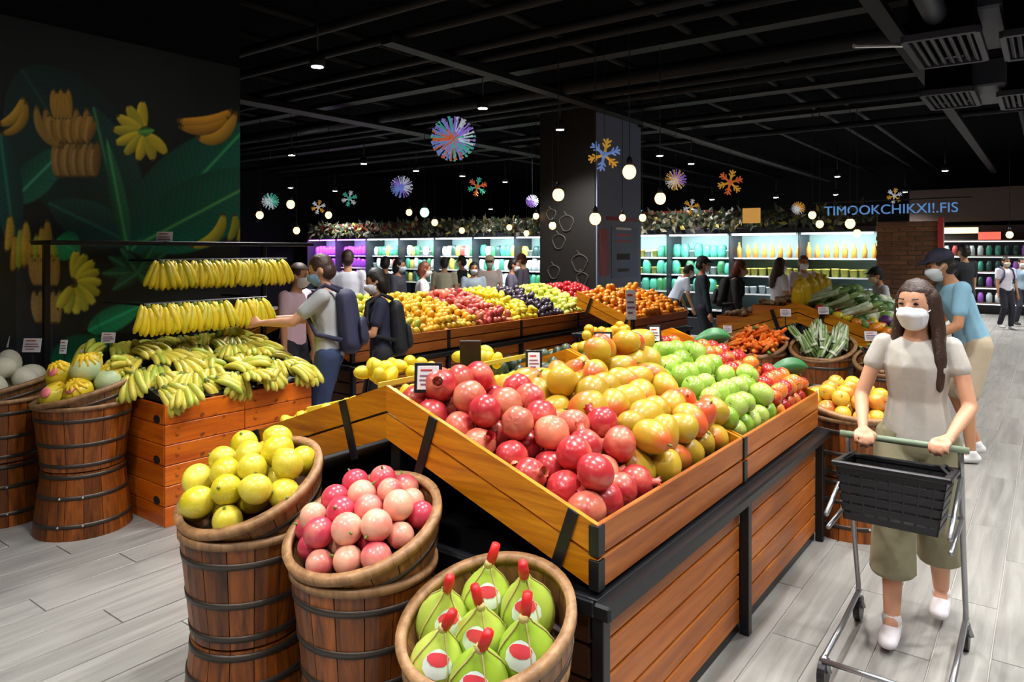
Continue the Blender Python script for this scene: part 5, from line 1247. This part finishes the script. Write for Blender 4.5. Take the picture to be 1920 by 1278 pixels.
for (x, y) in hexfill(VX + .07, VX + .5, Y0 + .07, YRG - .15, .095, .01, lambda a, b_: True):
    m = 'sk_orange' if y < 1.5 + .2 * math.sin(9 * x) and x < VX + .3 else ('sk_green' if DR.random() < .6 else DR.choice(['sk_yellow', 'sk_red', 'sk_orange']))
    nmz = {'sk_orange': 'orange', 'sk_green': 'green', 'sk_red': 'red', 'sk_yellow': 'yellow'}[m]
    put('bell_pepper', PEP[m], (x, y, vz(y) + .1), rrot(), nmz + ' bell pepper on the vegetable island near masked woman', 'pepper', nmz + ' peppers on the vegetable island', 1.1, NUB, 'stem', (0, 0, .05))
for k in range(16): y = DR.uniform(1.5, 1.95); put('leek', LEEK, (VX + .1 + k * .03, y, vz(y) + .13 + DR.uniform(0, .05)), Euler((1.25 + DR.gauss(0, .1), 0, DR.gauss(0, .3))), 'white green leek lying at the vegetable island ridge', 'leek', 'leeks on vegetable island', 1, GLF, 'leaf', (0, 0, .19))
for (x, y) in hexfill(VX + .6, VX + 2.5, Y0 + .1, YRG - .05, .175, .02, lambda a, b_: True):
    z = vz(y) + .12; q = DR.random()
    if q < .4: put('green_cabbage', CAB, (x, y, z), rrot(), 'dark green cabbage on the vegetable island', 'cabbage', 'green cabbages', 1.05)
    elif q < .8: put('white_cabbage', CABW, (x, y, z), rrot(), 'pale white cabbage on the vegetable island', 'cabbage', 'white cabbages', 1.05)
    else: put('purple_cabbage', CABP, (x, y, z), rrot(), 'small purple cabbage on the vegetable island', 'cabbage', 'purple cabbages', 1.05)
BAG = lump(MB().lathe([(.001, 0), (.05, 0), (.062, .05), (.06, .14), (.045, .19), (.012, .205), (.02, .225), (.001, .226)], 14).mesh('bag', 'bag_yellow'), .03, 80)
for k in range(9): put('yellow_bag', BAG, (VX + .12 + k * .125, YRG + .02 + DR.uniform(-.03, .03), 1.13 + .0 * k), Euler((DR.gauss(0, .08), DR.gauss(0, .08), DR.uniform(0, 6))), 'tall bright yellow bag standing on the vegetable ridge', 'bag', 'yellow bags on the ridge', DR.uniform(1, 1.15), MB().lathe([(.016, .2), (.022, .2), (.022, .212), (.016, .212)], 8, close=True).mesh('tie', 'net_yellow') if k == 0 else None, 'tie', (0, 0, 0)) if k == 0 else put('yellow_bag', BAG, (VX + .12 + k * .125, YRG + .02 + DR.uniform(-.03, .03), 1.13), Euler((DR.gauss(0, .08), DR.gauss(0, .08), DR.uniform(0, 6))), 'tall bright yellow bag standing on the vegetable ridge', 'bag', 'yellow bags on the ridge', DR.uniform(1.3, 1.45))
# left slope: wooden boxes of mushrooms
MU = MB().lathe([(.001, -.03), (.012, -.03), (.012, 0), (.03, .002), (.028, .015), (.015, .026), (.001, .029)], 10).mesh('mushroom', 'sk_mush')
for i, (x, y) in enumerate([(VX + .22, 2.3), (VX + .22, 2.68), (VX + .7, 2.3), (VX + .7, 2.68), (VX + 1.15, 2.3), (VX + 1.15, 2.68)]):
    z = HF - BH + .105 + SLOPE * (Y1 - y) + .05; e = empty('mushroom_box', (x, y, z)); T(e, ['wooden mushroom box nearest, by the ridge', 'wooden mushroom box nearest, at the low edge', 'wooden mushroom box in second row by ridge', 'wooden mushroom box in second row, low edge', 'wooden mushroom box in third row by ridge', 'wooden mushroom box in third row, low edge'][i], 'box', 'mushroom boxes')
    for s in (-1, 1): block('box_side', (.4, .012, .1), 'panel_wood', e, (0, s * .16, .05)); block('box_end', (.31, .012, .1), 'panel_wood', e, (s * .2, 0, .05), Euler((0, 0, PI / 2)))
    block('box_floor', (.4, .32, .01), 'panel_wood', e, (0, 0, .005))
    for k in range(16): put('mushroom', MU, (x + DR.uniform(-.16, .16), y + DR.uniform(-.12, .12), z + .1 + DR.uniform(0, .03)), rrot(False), 'brown mushroom in the wooden boxes', 'mushroom', 'mushrooms in the boxes', DR.uniform(.9, 1.3))

# price signs
def sign(pos, rz, w, h, lab, framed=True, stalk=.15, tilt=.2):
    e = empty('price_sign', pos, rz); T(e, lab, 'price sign')
    R = Euler((0, -tilt, 0)); RM = R.to_matrix()
    if framed: block('frame', (.012, w + .024, h + .024), 'black_plastic', e, (0, 0, stalk + h / 2), R, .002)
    block('card', (.004, w, h), 'white_card', e, Vector((0, 0, stalk + h / 2)) + RM @ Vector((.008 if framed else 0, 0, 0)), R, .001)
    for k, (f, ww, m) in enumerate(((.32, .55, 'red_print'), (.08, .7, 'card_print'), (-.1, .8, 'card_print'), (-.28, .5, 'card_print'))):
        o = block('print_line', (.0015, w * ww, h * .07), m, e, Vector((0, 0, stalk + h / 2)) + RM @ Vector((.011 if framed else .003, (ww - .8) * w * .3, h * f)), R, .0003)
    MB().tube([(-.006, 0, 0), (-.006, 0, stalk)], .005, 6).obj('stalk', 'black_plastic', e)
def sgn(px, py, z, wpx, hpx, lab, face='T', framed=True, stalk=.14):
    p = PD(px, py, z); w, h = wpx / F * z, hpx / F * z
    sign((p.x, p.y, p.z - h / 2 - stalk), HEAD[face], w, h, lab, framed, stalk)
sgn(803, 708, 2.74, 40, 44, 'black framed price card before the lemon tray', 'T'); sgn(1001, 678, 3.55, 22, 34, 'small price card behind the mango heap'); sgn(1131, 641, 4.05, 26, 30, 'black framed price card above the mangoes'); sgn(1227, 626, 4.6, 18, 26, 'small price card behind green apples')
sgn(882, 662, 3.3, 30, 40, 'black price sign seen from its back among lemons', 'A')
sgn(1650, 700, 6.3, 1, 1, 'tiny price tag by the aubergine basket') if False else None
sgn(1473, 586, 6.9, 20, 14, 'white price card above the carrots', 'T', False); sgn(1544, 582, 6.95, 20, 14, 'white price card above the asparagus', 'T', False); sgn(1364, 617, 6.9, 16, 14, 'white price card left of the carrots', 'T', False); sgn(1633, 630, 6.4, 24, 18, 'white price card over the aubergines', 'T', False)
sgn(60, 647, 4.8, 34, 26, 'white price card above the white melons', 'T', False); sgn(119, 650, 4.75, 13, 26, 'narrow white card above the netted melons', 'T', False); sgn(166, 666, 4.8, 32, 20, 'white price card behind the netted melons', 'T', False); sgn(203, 633, 4.9, 26, 20, 'pale price card at the corner of banana pile', 'T', False); sgn(4, 640, 4.9, 26, 22, 'pinkish card at the left picture edge', 'T', False)
sgn(308, 446, 5.35, 30, 24, 'white card on the black shelf above bananas', 'T', False, .01)
sgn(1183, 571, 8.7, 18, 56, 'tall white post sign beside the oranges', 'T', False, .1)
# leaf-shaped green signs on the apple crate
def leafsign(y, lab):
    p = Vector((IX + 2 * CL - .03, y, bed(y) - .01)); e = empty('leaf_sign', p, HEAD['T']); T(e, lab, 'leaf sign')
    n = 12; vs = []; fs = []
    for i in range(n + 1):
        t = i / n; w = .06 * math.sin(PI * t) ** .7 + .0005; yy = (t - .5) * .26; b_ = .02 * math.sin(PI * t)
        vs += [(b_, yy, .14 + .05 * math.sin(2 * t) - w), (b_ + .012, yy, .14 + .05 * math.sin(2 * t)), (b_, yy, .14 + .05 * math.sin(2 * t) + w), (b_ - .004, yy, .14 + .05 * math.sin(2 * t))]
    for i in range(n):
        for k in range(4): fs.append((i * 4 + k, i * 4 + (k + 1) % 4, i * 4 + 4 + (k + 1) % 4, i * 4 + 4 + k))
    MB().add(vs, fs).obj('leaf', 'leaf_green', e, None, None, True); MB().tube([(-.005, 0, 0), (-.005, 0, .16)], .005, 6).obj('stalk', 'stem_green', e)
leafsign(1.74, 'green leaf shaped sign at the back of red apples'); leafsign(1.27, 'green leaf shaped sign at the front of red apples')

# ------------------------------------------------------------------ chilled products on the back shelves
for n, c in (('pk_green', '#3E8A5A'), ('pk_teal', '#4AA890'), ('pk_white', '#D8E8EC'), ('pk_dark', '#2A4A48'), ('pk_orange', '#E09A40'), ('pk_yellow', '#D8D060'), ('pk_purple', '#A860D0'), ('pk_red', '#B85050')): plain(n, c, .4, var=.25)
def pouch(m): return lump(MB().lathe([(.001, 0), (.08, 0), (.09, .06), (.085, .15), (.06, .2), (.001, .205)], 10).mesh('packet', m), .05, 91)
def bottle(m): return MB().lathe([(.001, 0), (.045, 0), (.047, .13), (.02, .18), (.018, .22), (.001, .222)], 10).mesh('bottle', m)
def tub(m): return MB().lathe([(.001, 0), (.055, 0), (.068, .1), (.072, .1), (.072, .115), (.001, .116)], 10).mesh('tub', m)
PKM = {}
cn = {'pk_green': 'green', 'pk_teal': 'teal', 'pk_white': 'white', 'pk_dark': 'dark green', 'pk_orange': 'orange', 'pk_yellow': 'pale yellow', 'pk_purple': 'purple', 'pk_red': 'red'}
for (k, j, y, x, z, purple) in fridge_rows:
    if j == 0: continue
    for i in range(8):
        yy = y - BWD / 2 + .1 + i * .161
        if purple: m, sh = 'pk_purple', 'packet'
        elif k < 2: m, sh = (('pk_orange', 'bottle') if j == 3 else ('pk_yellow', 'tub') if j == 2 else ('pk_white', 'tub'))
        elif k < 4: m, sh = DR.choice([('pk_white', 'tub'), ('pk_teal', 'packet'), ('pk_yellow', 'tub'), ('pk_green', 'packet')])
        else: m, sh = DR.choice([('pk_green', 'packet'), ('pk_teal', 'packet'), ('pk_white', 'packet'), ('pk_white', 'packet'), ('pk_dark', 'packet'), ('pk_yellow', 'packet'), ('pk_white', 'tub')] + ([('pk_red', 'packet')] if DR.random() < .15 else []))
        if (m, sh) not in PKM: PKM[(m, sh)] = {'packet': pouch, 'bottle': bottle, 'tub': tub}[sh](m)
        o = inst({'packet': 'salad_packet', 'bottle': 'juice_bottle', 'tub': 'food_tub'}[sh], PKM[(m, sh)], None, (x + .02, yy + DR.uniform(-.015, .015), z), Euler((0, 0, DR.uniform(0, 6.3))), (1.05, 1.05, DR.uniform(1.15, 1.4)))
        T(o, '%s %s on the shelves of the back chillers' % (cn[m], {'packet': 'salad packet', 'bottle': 'juice bottle', 'tub': 'food tub'}[sh]), {'packet': 'packet', 'bottle': 'bottle', 'tub': 'tub'}[sh], '%s chilled %ss' % (cn[m], sh))
JAR = {m: MB().lathe([(.001, 0), (.07, 0), (.07, .2), (.05, .22), (.05, .26), (.001, .262)], 8).mesh('jar', m) for m in ('pk_white', 'pk_red', 'pk_purple', 'pk_teal', 'pk_dark')}
for j in range(4):
    for i in range(24):
        m = ['pk_white', 'pk_red', 'pk_white', 'pk_purple', 'pk_dark', 'pk_teal'][(i // 2 + j) % 6]
        o = inst('shop_jar', JAR[m], None, (23.05, -2.0 + i * .195, .32 + j * .42)); T(o, cn[m] + ' jar on the far lit shelving', 'jar', cn[m] + ' jars far away')
